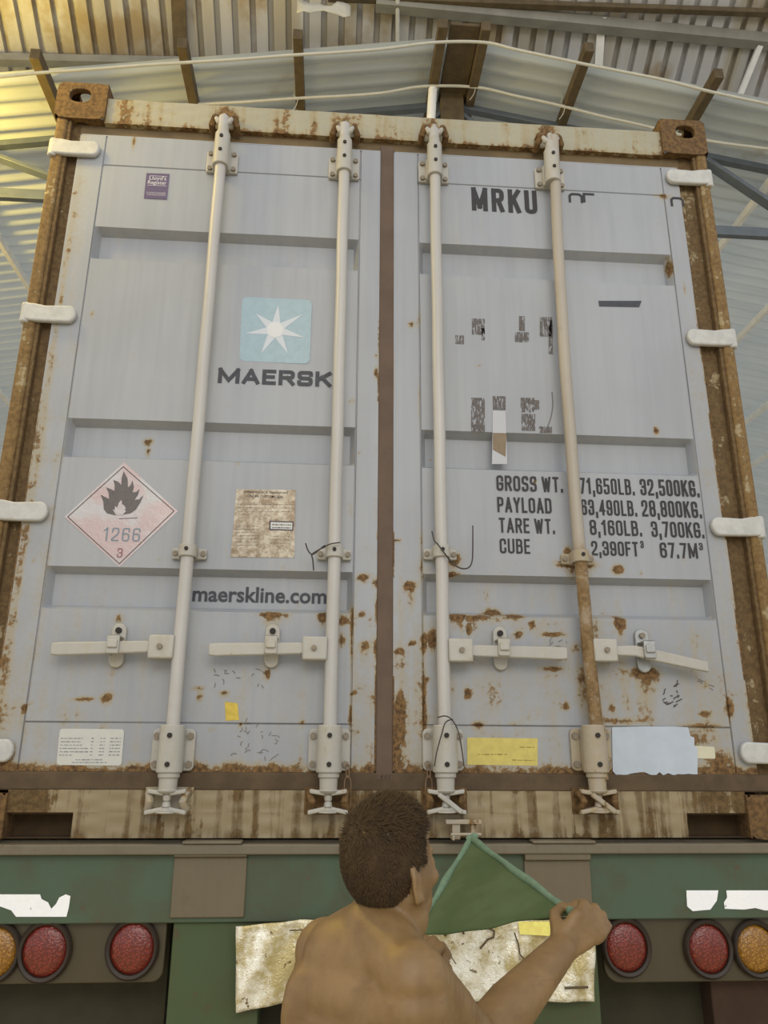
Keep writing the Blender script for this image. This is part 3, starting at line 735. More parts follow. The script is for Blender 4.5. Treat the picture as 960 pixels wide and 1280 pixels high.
# ---- lettering
R_ = 1
GLY = {
'0': (1, [[(0,0,1),(0,1,1),(1,1,1),(1,0,1),'c']]), 'O': (1.05, [[(0,0,1),(0,1,1),(1,1,1),(1,0,1),'c']]),
'1': (.6, [[(.0,.80,0),(.75,1,0),(.75,0,0)]]),
'2': (1, [[(0,.70,0),(0,1,1),(1,1,1),(1,.56,1),(0,.12,0),(0,0,0),(1,0,0)]]),
'3': (1, [[(0,.74,0),(0,1,1),(1,1,1),(1,.52,1),(.4,.52,0)], [(.4,.52,0),(1,.52,1),(1,0,1),(0,0,1),(0,.26,0)]]),
'4': (1.05, [[(.74,0,0),(.74,1,0),(0,.27,0),(1,.27,0)]]),
'5': (1, [[(.95,1,0),(.05,1,0),(.02,.54,0),(1,.6,1),(1,0,1),(0,0,1),(0,.20,0)]]),
'6': (1, [[(1,.76,0),(1,1,1),(0,1,1),(0,0,1),(1,0,1),(1,.56,1),(.05,.56,0)]]),
'7': (.95, [[(0,1,0),(1,1,0),(.36,0,0)]]),
'8': (1, [[(0,.52,1),(0,1,1),(1,1,1),(1,.52,1),'c'], [(0,0,1),(0,.52,1),(1,.52,1),(1,0,1),'c']]),
'9': (1, [[(0,.24,0),(0,0,1),(1,0,1),(1,1,1),(0,1,1),(0,.44,1),(.95,.44,0)]]),
'A': (1.15, [[(0,0,0),(.5,1,0),(1,0,0)], [(.17,.28,0),(.83,.28,0)]]),
'B': (1.02, [[(0,0,0),(0,1,0),(.95,1,1),(.95,.54,1),(0,.54,0)], [(.3,.54,0),(1,.54,1),(1,0,1),(0,0,0)]]),
'C': (1.02, [[(1,.70,0),(1,1,1),(0,1,1),(0,0,1),(1,0,1),(1,.30,0)]]),
'D': (1.05, [[(0,0,0),(0,1,0),(1,1,1),(1,0,1),(-.0,0,0)]]),
'E': (.85, [[(1,1,0),(0,1,0),(0,0,0),(1,0,0)], [(0,.52,0),(.88,.52,0)]]),
'F': (.82, [[(1,1,0),(0,1,0),(0,0,0)], [(0,.52,0),(.85,.52,0)]]),
'G': (1.05, [[(1,.72,0),(1,1,1),(0,1,1),(0,0,1),(1,0,1),(1,.46,0),(.55,.46,0)]]),
'K': (1.05, [[(0,0,0),(0,1,0)], [(1,1,0),(.04,.40,0)], [(.36,.64,0),(1,0,0)]]),
'L': (.8, [[(0,1,0),(0,0,0),(1,0,0)]]),
'M': (1.5, [[(0,0,0),(0,1,0),(.5,.12,0),(1,1,0),(1,0,0)]]),
'P': (1.0, [[(0,0,0),(0,1,0),(1,1,1),(1,.46,1),(0,.46,0)]]),
'R': (1.05, [[(0,0,0),(0,1,0),(1,1,1),(1,.50,1),(0,.50,0)], [(.55,.50,0),(1,0,0)]]),
'S': (1.0, [[(1,.84,0),(1,1,1),(0,1,1),(0,.52,1),(1,.50,1),(1,0,1),(0,0,1),(0,.17,0)]]),
'T': (1.0, [[(.06,1,0),(.94,1,0)], [(.5,1,0),(.5,0,0)]]),
'U': (1.05, [[(0,1,0),(0,0,1),(1,0,1),(1,1,0)]]),
'W': (1.55, [[(0,1,0),(.27,0,0),(.5,.9,0),(.73,0,0),(1,1,0)]]),
'Y': (1.1, [[(0,1,0),(.5,.45,0),(1,1,0)], [(.5,.45,0),(.5,0,0)]]),
'.': (.0, [[(0,-.02,0),(0,.10,0)]]), ',': (.0, [[(0,.10,0),(0,-.02,0),(-.12,-.20,0)]]),
}
def ribbon(mb, pts, t, y, closed=False, cap=0.0):
    P = [Vector((p[0], p[1])) for p in pts]; Q = [P[0]]
    for p in P[1:]:
        if (p-Q[-1]).length > 1e-6: Q.append(p)
    if closed and (Q[0]-Q[-1]).length < 1e-6: Q.pop()
    if not closed:
        for i in range(1, len(Q)-1):     # very sharp corners: two strokes
            if (Q[i]-Q[i-1]).normalized().dot((Q[i+1]-Q[i]).normalized()) < -.35:
                ribbon(mb, Q[:i+1], t, y, False, cap); ribbon(mb, Q[i:], t, y-.0002, False, cap); return
        if cap:
            Q[0] = Q[0]-(Q[1]-Q[0]).normalized()*cap; Q[-1] = Q[-1]+(Q[-1]-Q[-2]).normalized()*cap
    n = len(Q); Lf = []; Rt = []
    for i in range(n):
        a = Q[i-1] if (i > 0 or closed) else None; b = Q[(i+1)%n] if (i < n-1 or closed) else None
        d0 = (Q[i]-a).normalized() if a is not None else (b-Q[i]).normalized(); d1 = (b-Q[i]).normalized() if b is not None else d0
        n0 = Vector((-d0.y, d0.x)); n1 = Vector((-d1.y, d1.x)); m = n0+n1
        m = n0 if m.length < .2 else m.normalized()*min(1/max(m.normalized().dot(n0), .3), 1.6)
        Lf.append(Q[i]+m*t/2); Rt.append(Q[i]-m*t/2)
    for i in range(n if closed else n-1):
        k = (i+1)%n; yy = y-.00002*i
        mb.add([(Lf[i].x, yy, Lf[i].y), (Rt[i].x, yy, Rt[i].y), (Rt[k].x, yy, Rt[k].y), (Lf[k].x, yy, Lf[k].y)], [(0, 1, 2, 3)])
def stroke_text(mb, txt, x0, x1, z0, h, t, y, dig=.42, gap=.16, rad=.17, dim=None):
    "block lettering from x0 to x1 on baseline z0, height h, stroke t"
    nat = 0; t_ = t
    for ch in txt:
        if ch == ' ': nat += .30*h
        else: nat += GLY[ch][0]*(dig*h-t_)+t_+gap*h
    nat -= gap*h
    nG = sum(1 for ch in txt if ch != ' ')
    k = ((x1-x0)-nG*t_)/(nat-nG*t_); x = x0
    for ch in txt:
        if ch == ' ': x += .30*h*k; continue
        w, paths = GLY[ch]; gw = w*(dig*h-t_)*k; gh = h-t_
        for p in paths:
            cl = p[-1] == 'c'; q = [(x+t_/2+a*gw, z0+t_/2+b*gh, r) for a, b, r in (p[:-1] if cl else p)]
            out = []; n = len(q)
            for i, (a, b, r) in enumerate(q):
                if r and (cl or 0 < i < n-1):
                    A0 = Vector(q[i-1][:2]); B0 = Vector(q[(i+1)%n][:2]); c = Vector((a, b))
                    l0 = (A0-c).length; l1 = (B0-c).length; rr = min(max(rad*h, .7*t), l0*.49, l1*.49)
                    s_, e_ = c+(A0-c).normalized()*rr, c+(B0-c).normalized()*rr
                    for j in range(6):
                        u = j/5; out.append(((1-u)**2*s_.x+2*u*(1-u)*c.x+u*u*e_.x, (1-u)**2*s_.y+2*u*(1-u)*c.y+u*u*e_.y))
                else: out.append((a, b))
            ribbon(mb, out, t_, y-.0003*paths.index(p), cl, t_/2)
        x += gw+t_+gap*h*k
def px_text(mb, txt, pl, pr, base, capy, tr, y=-.0016, **k):
    "pixel box of a line: left, right, baseline y at left, cap top y at left"
    a = at(pl, base, y); b = at(pr, base+(pr-pl)*.026, y); c = at(pl, capy, y); h = c.z-a.z
    stroke_text(mb, txt, a.x, b.x, a.z, h, h*tr, y, **k)
mb = MB(); px_text(mb, 'MRKU', 590, 672, 263, 234, .165, dig=.46); mb.build('owner_lettering', M_black, doorR, smooth=0)
# serial digits: only the tops are built, the rest is left out
mb = MB()
for cx, cy, w, full in ((720, 247, 15, 1), (737, 247, 13, 0), (847, 252, 14, 1)):
    a = at(cx-w/2, cy+6); b = at(cx+w/2, cy+6); t = at(cx, cy-4); zt = t.z; ww = b.x-a.x
    if full: pts = [(a.x, a.z), (a.x, zt-.008), (a.x+.009, zt), (b.x-.009, zt), (b.x, zt-.008), (b.x, a.z)]
    else: pts = [(a.x, a.z), (a.x, zt), (b.x, zt)]
    mb = MB(); ribbon(mb, pts, .009, -.0016); mb.build('partial_digit_lettering', M_black, doorR, smooth=0)
rows = [('GROSS WT.', 621, 704, 613, 594, '71,650LB.', 725, 794, 617, 597, '32,500KG.', 801, 875, 619, 598.5),
        ('PAYLOAD', 622, 690, 640, 621, '63,490LB.', 727, 797, 643.5, 624, '28,800KG.', 803, 878, 645.5, 625),
        ('TARE WT.', 624, 694, 665.5, 647, '8,160LB.', 738, 803, 668.5, 649.5, '3,700KG.', 815, 881, 671, 651.5),
        ('CUBE', 625, 663, 691.5, 673, '2,390FT', 740, 799, 694, 676, '67.7M', 826, 873, 697, 678)]
for r in rows:
    for k in range(3):
        txt, l, rr, ba, ca = r[k*5:k*5+5]; mb = MB(); px_text(mb, txt, l, rr, ba, ca, .135, dig=.50, gap=.13)
        if txt == '2,390FT': px_text(mb, '3', 801, 805, 685, 676, .16, dig=.5)
        if txt == '67.7M': px_text(mb, '3', 874.5, 879, 687.5, 678.5, .16, dig=.5)
        mb.build('weight_lettering', M_black, doorR, smooth=0)
mb = MB(); px_text(mb, 'MAERSK', 272, 414, 478.5, 459.5, .235, dig=.95, gap=.16, rad=.16); mb.build('company_lettering', M_maersk, doorL, smooth=0)
def text_mesh(name, txt, mat, parent, x0, x1, zb, h, y, off=0.0, spacing=1.0):
    cu = bpy.data.curves.new(name, 'FONT'); cu.body = txt; cu.size = 1; cu.offset = off; cu.space_character = spacing; cu.resolution_u = 3
    o = bpy.data.objects.new(name, cu); COL.objects.link(o); bpy.context.view_layer.update()
    dg = bpy.context.evaluated_depsgraph_get(); me = bpy.data.meshes.new_from_object(o.evaluated_get(dg)); bpy.data.objects.remove(o)
    xs = [v.co.x for v in me.vertices]; ys = [v.co.y for v in me.vertices]
    a, b = min(xs), max(xs); cap = .73
    sx = (x1-x0)/(b-a); sy = h/cap
    mb = MB(); mb.add([(x0+(v.co.x-a)*sx, y, zb+v.co.y*sy) for v in me.vertices], [tuple(p.vertices) for p in me.polygons])
    bpy.data.meshes.remove(me); return mb
yy = DEP-.0018
a = at(240, 751, yy); b = at(408, 753, yy); c = at(240, 731.5, yy)
text_mesh('t', 'maerskline.com', M_maersk, doorL, a.x, b.x, a.z, c.z-a.z, yy, .022).build('web_address_lettering', M_maersk, doorL, smooth=0)
# sticker, emblem, placard, plates (flat things on the doors)
def quad(name, pts, mat, parent, y=-.0012, t=.0008):
    P = [at(px, py, y) for px, py in pts]; return MB().prism([(p.x, p.z) for p in P], y, y+t).build(name, mat, parent, smooth=0)
def rquad(pts, r, y):
    P = [at(px, py, y) for px, py in pts]; P = [Vector((p.x, p.z)) for p in P]; out = []; n = len(P)
    for i in range(n):
        c = P[i]; s_ = c+(P[i-1]-c).normalized()*r; e_ = c+(P[(i+1)%n]-c).normalized()*r
        for j in range(7):
            u = j/6; q = s_*(1-u)**2+c*2*u*(1-u)+e_*u*u; out.append((q.x, q.y))
    return out
y1, y2, y3 = -.0014, -.0019, -.0024
MB().prism(rquad([(303,371),(390,375),(387,455),(299,451)], .022, y1), y1, y1+.001).build('star_emblem', M_ltblue, doorL, smooth=0)
tips = [(518,150),(665,205),(675,345),(575,440),(415,440),(320,320),(382,200)]; T = [at(240+x/4.8, 350+y/4.8, y2) for x, y in tips]
cc = at(240+500/4.8, 350+298/4.8, y2); pts = []
for i in range(7):
    a, b = T[i], T[(i+1)%7]; m = (a+b)/2; inn = cc+(m-cc).normalized()*.031; pts += [(a.x, a.z), (inn.x, inn.z)]
MB().flat(pts, y2).build('star', M_star, doorL, smooth=0)
MB().flat([(cc.x+.028*cos(k*pi/8), cc.z+.03*sin(k*pi/8)) for k in range(16)], y3).build('star_centre', M_starc, doorL, smooth=0)
# placard
pc = lambda x, y: (70+x/6, 570+y/6)
pl = [pc(512,45), pc(915,415), pc(475,832), pc(62,456)]
quad('flame_placard', pl, M_plac, doorL, y1, .001)['label'] = 'diamond warning placard'
mb = MB(); P = [at(*pc(*q), y2) for q in ((505,80),(885,412),(475,808),(88,456))]; ribbon(mb, [(p.x, p.z) for p in P], .0022, y2, True)
P = [at(*pc(*q), y2) for q in ((472,470),(612,464))]; ribbon(mb, [(p.x, p.z) for p in P], .0018, y2); mb.build('placard_border', M_hole, doorL, smooth=0)
fl_ = [(335,290),(355,345),(358,400),(382,430),(440,444),(500,441),(560,430),(600,402),(635,345),(656,293),(622,325),(590,328),(615,292),(626,248),(600,270),(573,273),(585,232),(573,182),(560,217),(540,236),(537,170),(508,113),(492,165),(490,217),(465,192),(430,180),(440,220),(438,262),(412,248),(375,235),(395,277),(398,322),(365,305)]
P = [at(*pc(*q), y2) for q in fl_]; MB().flat([(p.x, p.z) for p in P], y2).build('flame_symbol', M_flame, doorL, smooth=0)
fi = [(450,442),(425,400),(440,407),(443,375),(458,387),(472,350),(492,328),(495,360),(512,372),(524,395),(512,402),(526,412),(500,441)]
P = [at(*pc(*q), y3) for q in fi]; MB().flat([(p.x, p.z) for p in P], y3).build('flame_symbol', M_plac, doorL, smooth=0)
mb = MB(); px_text(mb, '1266', *[pc(350, 0)[0], pc(625, 0)[0]], pc(0,636)[1], pc(0,535)[1], .10, y=y2, dig=.52, gap=.22); mb.build('placard_number', M_num, doorL, smooth=0)
mb = MB(); px_text(mb, '3', pc(455,0)[0], pc(495,0)[0], pc(0,762)[1], pc(0,690)[1], .13, y=y2, dig=.52); mb.build('placard_number', M_red3, doorL, smooth=0)
# purple sticker
sc = lambda x, y: (160+x/9.6, 160+y/9.6)
quad('certification_sticker', [sc(222,540), sc(498,550), sc(465,855), sc(190,842)], M_purple, doorL, y1, .001)
def fit_text(txt, l, r, base, cap, y, off=0, mat=None, name='lettering', parent=None):
    a = at(l[0], l[1], y); b = at(r[0], r[1], y); c = at(l[0], cap, y)
    return text_mesh('t', txt, None, None, a.x, b.x, a.z, max(c.z-a.z, .004), y, off).build(name, mat, parent, smooth=0)
fit_text("Lloyd's", sc(255,618), sc(458,628), 0, sc(0,572)[1], y2, .012, M_stext, 'sticker_lettering', doorL)
fit_text("Register", sc(236,668), sc(462,678), 0, sc(0,624)[1], y2, .012, M_stext, 'sticker_lettering', doorL)
fit_text("CONTAINER", sc(222,782), sc(455,792), 0, sc(0,764)[1], y2, .0, M_stext, 'sticker_lettering', doorL)
fit_text("CERTIFICATION", sc(225,804), sc(450,812), 0, sc(0,788)[1], y2, .0, M_stext, 'sticker_lettering', doorL)
mb = MB(); 
for q in (((265,572),(470,582)), ((235,684),(462,696))):
    P = [at(*sc(*p), y2) for p in q]; ribbon(mb, [(p.x, p.z) for p in P], .0018, y2)
mb.build('sticker_lettering', M_stext, doorL, smooth=0)
# data plate
dc = lambda x, y: (270+x/8, 590+y/8)
quad('data_plate', [dc(205,172), dc(795,180), dc(785,858), dc(145,850)], M_plate, doorL, y1, .001)
fit_text("APPROVED FOR TRANSPORT", dc(275,208), dc(722,214), 0, dc(0,186)[1], y2, .01, M_hole, 'plate_lettering', doorL)
fit_text("UNDER CUSTOMS SEAL", dc(315,250), dc(680,256), 0, dc(0,226)[1], y2, .01, M_hole, 'plate_lettering', doorL)
M_bord = plain('label_border', S(72,62,78), .6)
quad('serial_label', [dc(535,488), dc(776,494), dc(774,588), dc(533,580)], M_bord, doorL, y2, .0004)
quad('serial_label', [dc(547,500), dc(764,506), dc(762,576), dc(545,568)], M_white, doorL, y3, .0004)
def dashes(name, mat, parent, rows, cf, y, h, seed=1):
    rnd = random.Random(seed); mb = MB()
    for x0, x1, yy, sl in rows:
        x = x0
        while x < x1:
            w = rnd.uniform(1.4, 4.5)*cf; e = min(x+w, x1); P = at(x, yy+(x-x0)*sl, y), at(e, yy+(e-x0)*sl, y)
            ribbon(mb, [(P[0].x, P[0].z), (P[1].x, P[1].z)], h*rnd.uniform(.6, 1.1), y); x = e+rnd.uniform(.5, 1.3)*cf
    mb.build(name, mat, parent, smooth=0)
dashes('plate_print', M_wire, doorL, [(dc(215+0,0)[0], dc(770,0)[0], dc(0, 320+i*36)[1], .01) for i in range(3)]+[(dc(195,0)[0], dc(430,0)[0], dc(0, 540+i*32)[1], .01) for i in range(7)]+[(dc(540,0)[0], dc(740,0)[0], dc(0, 640+i*36)[1], .01) for i in range(3)], 1, y2, .0012, 3)
dashes('label_print', M_bord, doorL, [(dc(562,0)[0], dc(752,0)[0], dc(0,526)[1], .02), (dc(560,0)[0], dc(752,0)[0], dc(0,556)[1], .02)], .8, y3-.0004, .003, 5)
# white spec sticker
q = lambda x, y: (60+x/8.727, 900+y/8.727)
MB().prism(rquad([q(130,94), q(832,100), q(800,498), q(92,490)], .010, y1), y1, y1+.001).build('specification_sticker', M_white, doorL, smooth=0)
rows = []
for i in range(6):
    yy = q(0, 200+i*36.5)[1]; sh = -i*4
    rows += [(q(140+sh,0)[0], q((385,370,370,440,450,260)[i],0)[0], yy, .004)]
    rows += [(q(475+sh,0)[0], q(500+sh,0)[0], yy, 0), (q(570+sh,0)[0], q(625+sh,0)[0], yy, 0), (q(680+sh,0)[0], q(798+sh,0)[0], yy, 0)]
rows += [(q(300,0)[0], q(590,0)[0], q(0,434)[1], 0), (q(260,0)[0], q(640,0)[0], q(0,464)[1], 0)]
dashes('sticker_print', M_greytext, doorL, rows, 1.3, y2, .0028, 8)
# right-hand labels
quad('yellow_sticker', [(584,922),(672,923),(672,957),(584,956)], M_yel, doorR, y1, .001)
dashes('sticker_print', M_yeltext, doorR, [(597, 634, 943, 0), (640, 668, 950, .02), (650, 668, 934, 0)], 1.5, y2, .003, 4)
rnd = random.Random(11); top = [(765, 909), (800, 908), (840, 908), (860, 909), (863, 920), (868, 922), (868, 932), (872, 935), (872, 968)]
bot = [(872-k*6+rnd.uniform(-1, 1), 968+rnd.uniform(-3, 2)) for k in range(1, 18)]
P = [at(a, b, -.003) for a, b in top+bot+[(766, 964)]]; MB().prism([(p.x, p.z) for p in P], -.003, -.001).build('white_patch_panel', M_sheet, doorR, smooth=0)
MB().prism(rquad([(868,932),(893,933.5),(894.5,948.5),(870,948)], .006, -.002), -.002, -.0005).build('metal_label', plain('pale_metal_label', S(232,226,196), .35, .2, .05, 30), doorR, smooth=0)
quad('yellow_paint_patch', [(281,877),(297,879),(299,900),(282,901)], M_yelp, doorL, y1, .0006)
# tape remains
for i, (x0, y0, x1, yb) in enumerate(((589,497,606,540),(616,495,632,512),(651,497,668,515),(652,517,669,538),(668,500,674,512),(590,398,606,418),(602,410,606,425),(644,415,661,427),(649,395,656,413),(675,396,690,420),(686,400,691,442),(569,419,580,430),(674,533,690,541))):
    quad('tape_residue', [(x0,y0),(x1,y0+.4),(x1,yb+.4),(x0,yb)], M_resid, doorR, y1, .0003)
quad('pale_tape', [(616,513),(632,514),(634,580),(615,580)], M_tapep, doorR, y1, .0004)
MB().prism([(p.x, p.z) for p in (at(616,541,-.002), at(633,541.5,-.002), at(632,571,-.002), at(616,562,-.002))], -.002, -.0016).build('brown_tape', M_tapeb, doorR, smooth=0)
mb = MB(); P = smoothpts([at(690,490,y1), at(691,505,y1), at(689,520,y1), at(685,532,y1), at(680,538,y1)], 4); ribbon(mb, [(p.x, p.z) for p in P], .004, y1); mb.build('tape_residue', M_flame, doorR, smooth=0)
mb = MB(); P = [at(748,376,y1), at(802,376,y1), at(799,384,y1), at(749,383,y1)]; mb.flat([(p.x, p.z) for p in P], y1); mb.build('scuff_mark', M_maersk, doorR, smooth=0)
# scribbles scratched in chalky grey
def scrib(door, cx, cy, w, h, n, seed, mat, t=.0022):
    rnd = random.Random(seed); mb = MB()
    for k in range(n):
        x, y = cx+rnd.uniform(-w, w), cy+rnd.uniform(-h, h); a = rnd.uniform(0, 6.28); L = rnd.uniform(3, 9); pts = []
        for j in range(4): pts.append((x, y)); a += rnd.uniform(-.7, .7); x += cos(a)*L/3; y += sin(a)*L/3
        P = [at(p[0], p[1], y1) for p in pts]; ribbon(mb, [(p.x, p.z) for p in P], t, y1)
    mb.build('scratch_marks', mat, door, smooth=0)
M_scr = plain('scratch_grey', S(128,122,118), .8)
scrib(doorL, 320, 925, 32, 22, 26, 3, M_scr); scrib(doorL, 300, 850, 34, 14, 14, 4, M_scr); scrib(doorR, 840, 868, 8, 13, 16, 5, M_wire, .003); scrib(doorR, 700, 800, 10, 8, 5, 8, M_scr)
scrib(doorR, 886, 858, 10, 8, 4, 9, M_scr)

# ---- seal wires and links
def wire(name, pts, Y, r, label, cat, mat=M_wire, k=5):
    P = smoothpts([at(p[0], p[1], p[2] if len(p) > 2 else Y) for p in pts], k)
    return thing1(MB().tube(P, r, 6), name, mat, label, cat, smooth=60)
wire('seal_wire', [(392,713),(391,700),(390,693),(397,688),(405,684),(413,680,-.085),(425,678,-.08)], -.06, .0022, 'twisted black wire tied to the second rod from the left', 'wire')
wire('seal_wire', [(382,679),(385,688),(390,693),(396,690),(404,683),(407,682)], -.064, .0020, 'short curled wire end beside the second rod bracket', 'wire')
wire('seal_wire', [(540,664),(543,676),(547,680,-.085),(556,692,-.08),(565,703),(575,710),(585,710),(590,702),(591,685),(591,657)], -.065, .0022, 'long hooked black wire hanging off the third rod bracket', 'wire')
wire('seal_wire', [(547,897),(557,895),(566,901),(573,915),(577,935),(580,958)], -.09, .0018, 'thin wire loop falling right of the third rod bottom bracket', 'wire')
wire('seal_wire', [(566,899),(557,903),(552,918),(546,940),(543,958)], -.09, .0018, 'thin wire falling left across the third rod bottom bracket', 'wire')
for cx, lb in ((434.5, 'thin rusty wire link hanging beside the second rod foot'), (536, 'thin rusty wire link hanging left of the third rod foot')):
    mb = MB(); 
    for (y0, y1_, w) in ((955, 972, 2), (970, 1010, 4.2)):
        pts = []
        for k in range(20):
            t = 2*pi*k/20; q_ = at(cx+w*cos(t), (y0+y1_)/2+(y1_-y0)/2*(abs(sin(t))**.5)*(1 if sin(t) > 0 else -1), -.03); pts.append(q_)
        mb.tube(pts, .0018, 6, True)
    thing1(mb, 'wire_link', M_chain, lb, 'wire link', smooth=60)

# ================================================================== trailer
tl = empty('truck_trailer', (0, 0, 0), 'green rear end of the truck trailer carrying the container, with round tail lamps', 'trailer')
z = lambda v: ZB+v
mb = MB().box(-1.28, 1.28, -.045, .20, z(-.037), z(-.010)).box(-1.28, 1.28, .02, 6, z(-.05), z(-.004))
mb.box(-.56, -.40, -.05, .0, z(-.010), z(-.0015)).box(.40, .58, -.05, .0, z(-.010), z(-.0015))
mb.build('deck_edge', M_deck, tl, bevel=.004)
MB().box(-1.28, 1.28, -.02, .10, z(-.206), z(-.037)).build('rear_beam', M_green, tl, bevel=.004)
for a, b in (((218,1071),(305,1147)), ((655,1075),(742,1147))):
    p0, p1 = at(*a, -.026), at(*b, -.026); g_ = MB().box(p0.x, p1.x, -.028, -.02, p1.z, p0.z).box(p0.x, p1.x, -.040, -.02, p0.z, p0.z+.018); g_.build('grey_plate', M_gplate, tl, bevel=.003)
# reflective tapes, torn outlines
def torn(pts, name, mat, y, lab=None):
    P = [at(a, b, y) for a, b in pts]; o = MB().prism([(p.x, p.z) for p in P], y, y+.001).build(name, mat, tl, smooth=0)
    if lab: o['label'] = lab
torn([(-30,1118),(50,1118),(52,1124),(60,1128),(64,1136),(70,1130),(74,1122),(82,1118),(88,1120),(86,1134),(83,1146),(20,1146),(14,1138),(0,1133),(-30,1130)], 'reflective_tape', M_retrow, -.0225, 'torn silver white reflective tape')
torn([(858,1113),(898,1113),(896,1126),(888,1137),(866,1139),(859,1133)], 'reflective_tape', M_retrow, -.0225, 'short white reflective tape')
torn([(908,1113),(1000,1113),(1000,1138),(956,1138),(944,1135),(930,1137),(906,1136),(905,1128),(909,1122)], 'reflective_tape', M_retrow, -.0225, 'long white reflective tape')
# lamp panels
def rpoly(x0, x1, z0, z1, r, corners):
    pts = []
    for (cx, cz, a0, k) in ((x1, z1, 0, 'tr'), (x0, z1, 90, 'tl'), (x0, z0, 180, 'bl'), (x1, z0, 270, 'br')):
        if k in corners:
            ccx = cx-r if cx == x1 else cx+r; ccz = cz-r if cz == z1 else cz+r
            pts += [(ccx+r*cos(radians(a0+15*j)), ccz+r*sin(radians(a0+15*j))) for j in range(7)]
        else: pts.append((cx, cz))
    return pts
pa = at(203, 1228, 0); MB().prism(rpoly(-1.28, pa.x, pa.z, z(-.205), .03, ('br',)), .0, .02).build('lamp_panel', M_panel, tl, bevel=.003)
pb = at(757, 1229, 0); MB().prism(rpoly(pb.x, 1.28, pb.z, z(-.205), .04, ('bl',)), .0, .02).build('lamp_panel', M_panel, tl, bevel=.003)
# posts and structure below
pc0, pc1 = at(218, 1150, 0).x, at(300, 1150, 0).x
MB().box(pc0, pc1+.06, -.01, .12, z(-.80), z(-.205)).build('bumper_post', M_greend, tl, bevel=.004)
pc2, pc3 = at(660, 1150, 0).x, at(742, 1150, 0).x
MB().box(pc2, pc3, -.01, .12, z(-.80), z(-.205)).build('bumper_post', M_greend, tl, bevel=.004)
MB().box(-.40, .40, .10, .22, z(-.62), z(-.205)).build('cross_member', M_dark, tl, bevel=.004)
MB().box(-1.28, -.60, .12, .2, z(-.75), z(-.205)).build('mud_guard', M_dark, tl); MB().box(.60, .95, .12, .2, z(-.75), z(-.205)).build('mud_guard', M_dark, tl)
MB().box(at(890,1250,.05).x, 1.28, .05, .12, z(-.75), z(-.37)).build('mud_guard', M_darkr, tl, bevel=.004)
MB().box(-.40, .40, .0, .10, z(-.62), z(-.56)).build('tow_bar', M_greend, tl, bevel=.004)
for s in (-1, 1):
    MB().box(min(s*.42, s*.54), max(s*.42, s*.54), .12, 12.3, z(-.42), z(-.05)).build('chassis_rail', M_green, tl, bevel=.01)
for yw in (1.6, 2.9):
    MB().cyl((-.95, yw, .5), (.95, yw, .5), .06, n=16).build('axle', M_dark, tl)
    for s in (-1, 1):
        w_ = MB(); R0 = .5; prof = [(.10, .0), (.28, .02), (.46, .0), (.5, .04), (.5, .24), (.46, .28), (.28, .26), (.1, .28)]; n = 36; vs = []
        for r_, o_ in prof: vs += [(s*(.86+o_), yw+r_*cos(2*pi*k/n), .5+r_*sin(2*pi*k/n)) for k in range(n)]
        w_.add(vs, [((j*n+k), (j*n+(k+1)%n), ((j+1)*n+(k+1)%n), ((j+1)*n+k)) for j in range(len(prof)-1) for k in range(n)]+[tuple(range(n)), tuple(range(7*n, 8*n))])
        w_.build('wheel', M_tyre, tl, smooth=40)
for s in (-1, 1): MB().box(s*.55-.06, s*.55+.06, 10.8, 10.95, 0, z(-.42)).build('landing_leg', M_dark, tl, bevel=.01)
for yy_ in (.12, 11.9): MB().box(-1.15, 1.15, yy_, yy_+.12, z(-.10), z(-.05)).build('cross_bearer', M_green, tl)
# lamps
def lamp(px, py, rpx, mat, lab):
    c = at(px, py, -.02); r = rpx*2.33/FO; n = 40
    lm = MB(); prof = [(r*1.22, 0.0), (r*1.24, -.012), (r*1.14, -.020), (r*1.02, -.016), (r*1.0, -.008)]; vs = []
    for a, d in prof: vs += [(c.x+a*cos(2*pi*k/n), d, c.z+a*sin(2*pi*k/n)*1.08) for k in range(n)]
    lm.add(vs, [(j*n+(k+1)%n, j*n+k, (j+1)*n+k, (j+1)*n+(k+1)%n) for j in range(4) for k in range(n)]+[tuple(range(n))])
    o = lm.build('tail_lamp', M_bez, tl, smooth=50); o['label'] = lab
    ln = MB(); vs = []; fs = []; m = 8
    for j in range(m+1):
        a = r*(1-j/m); d = -.008-.016*sqrt(max(0, 1-(1-j/m)**2)); vs += [(c.x+a*cos(2*pi*k/n), d, c.z+a*sin(2*pi*k/n)*1.08) for k in range(n)]
    ln.add(vs, [(j*n+(k+1)%n, j*n+k, (j+1)*n+k, (j+1)*n+(k+1)%n) for j in range(m) for k in range(n)])
    ln.build('lamp_lens', mat, o, smooth=60)
lamp(-9, 1192, 23, M_lamb, 'amber round lamp'); lamp(54, 1190, 23.5, M_lred, 'red round lamp'); lamp(164, 1187, 23.5, M_lred, 'red round lamp')
lamp(785, 1185, 23.5, M_lred, 'red round lamp'); lamp(888, 1187, 23.5, M_lred, 'red round lamp'); lamp(948, 1187, 23, M_lamb, 'amber round lamp')
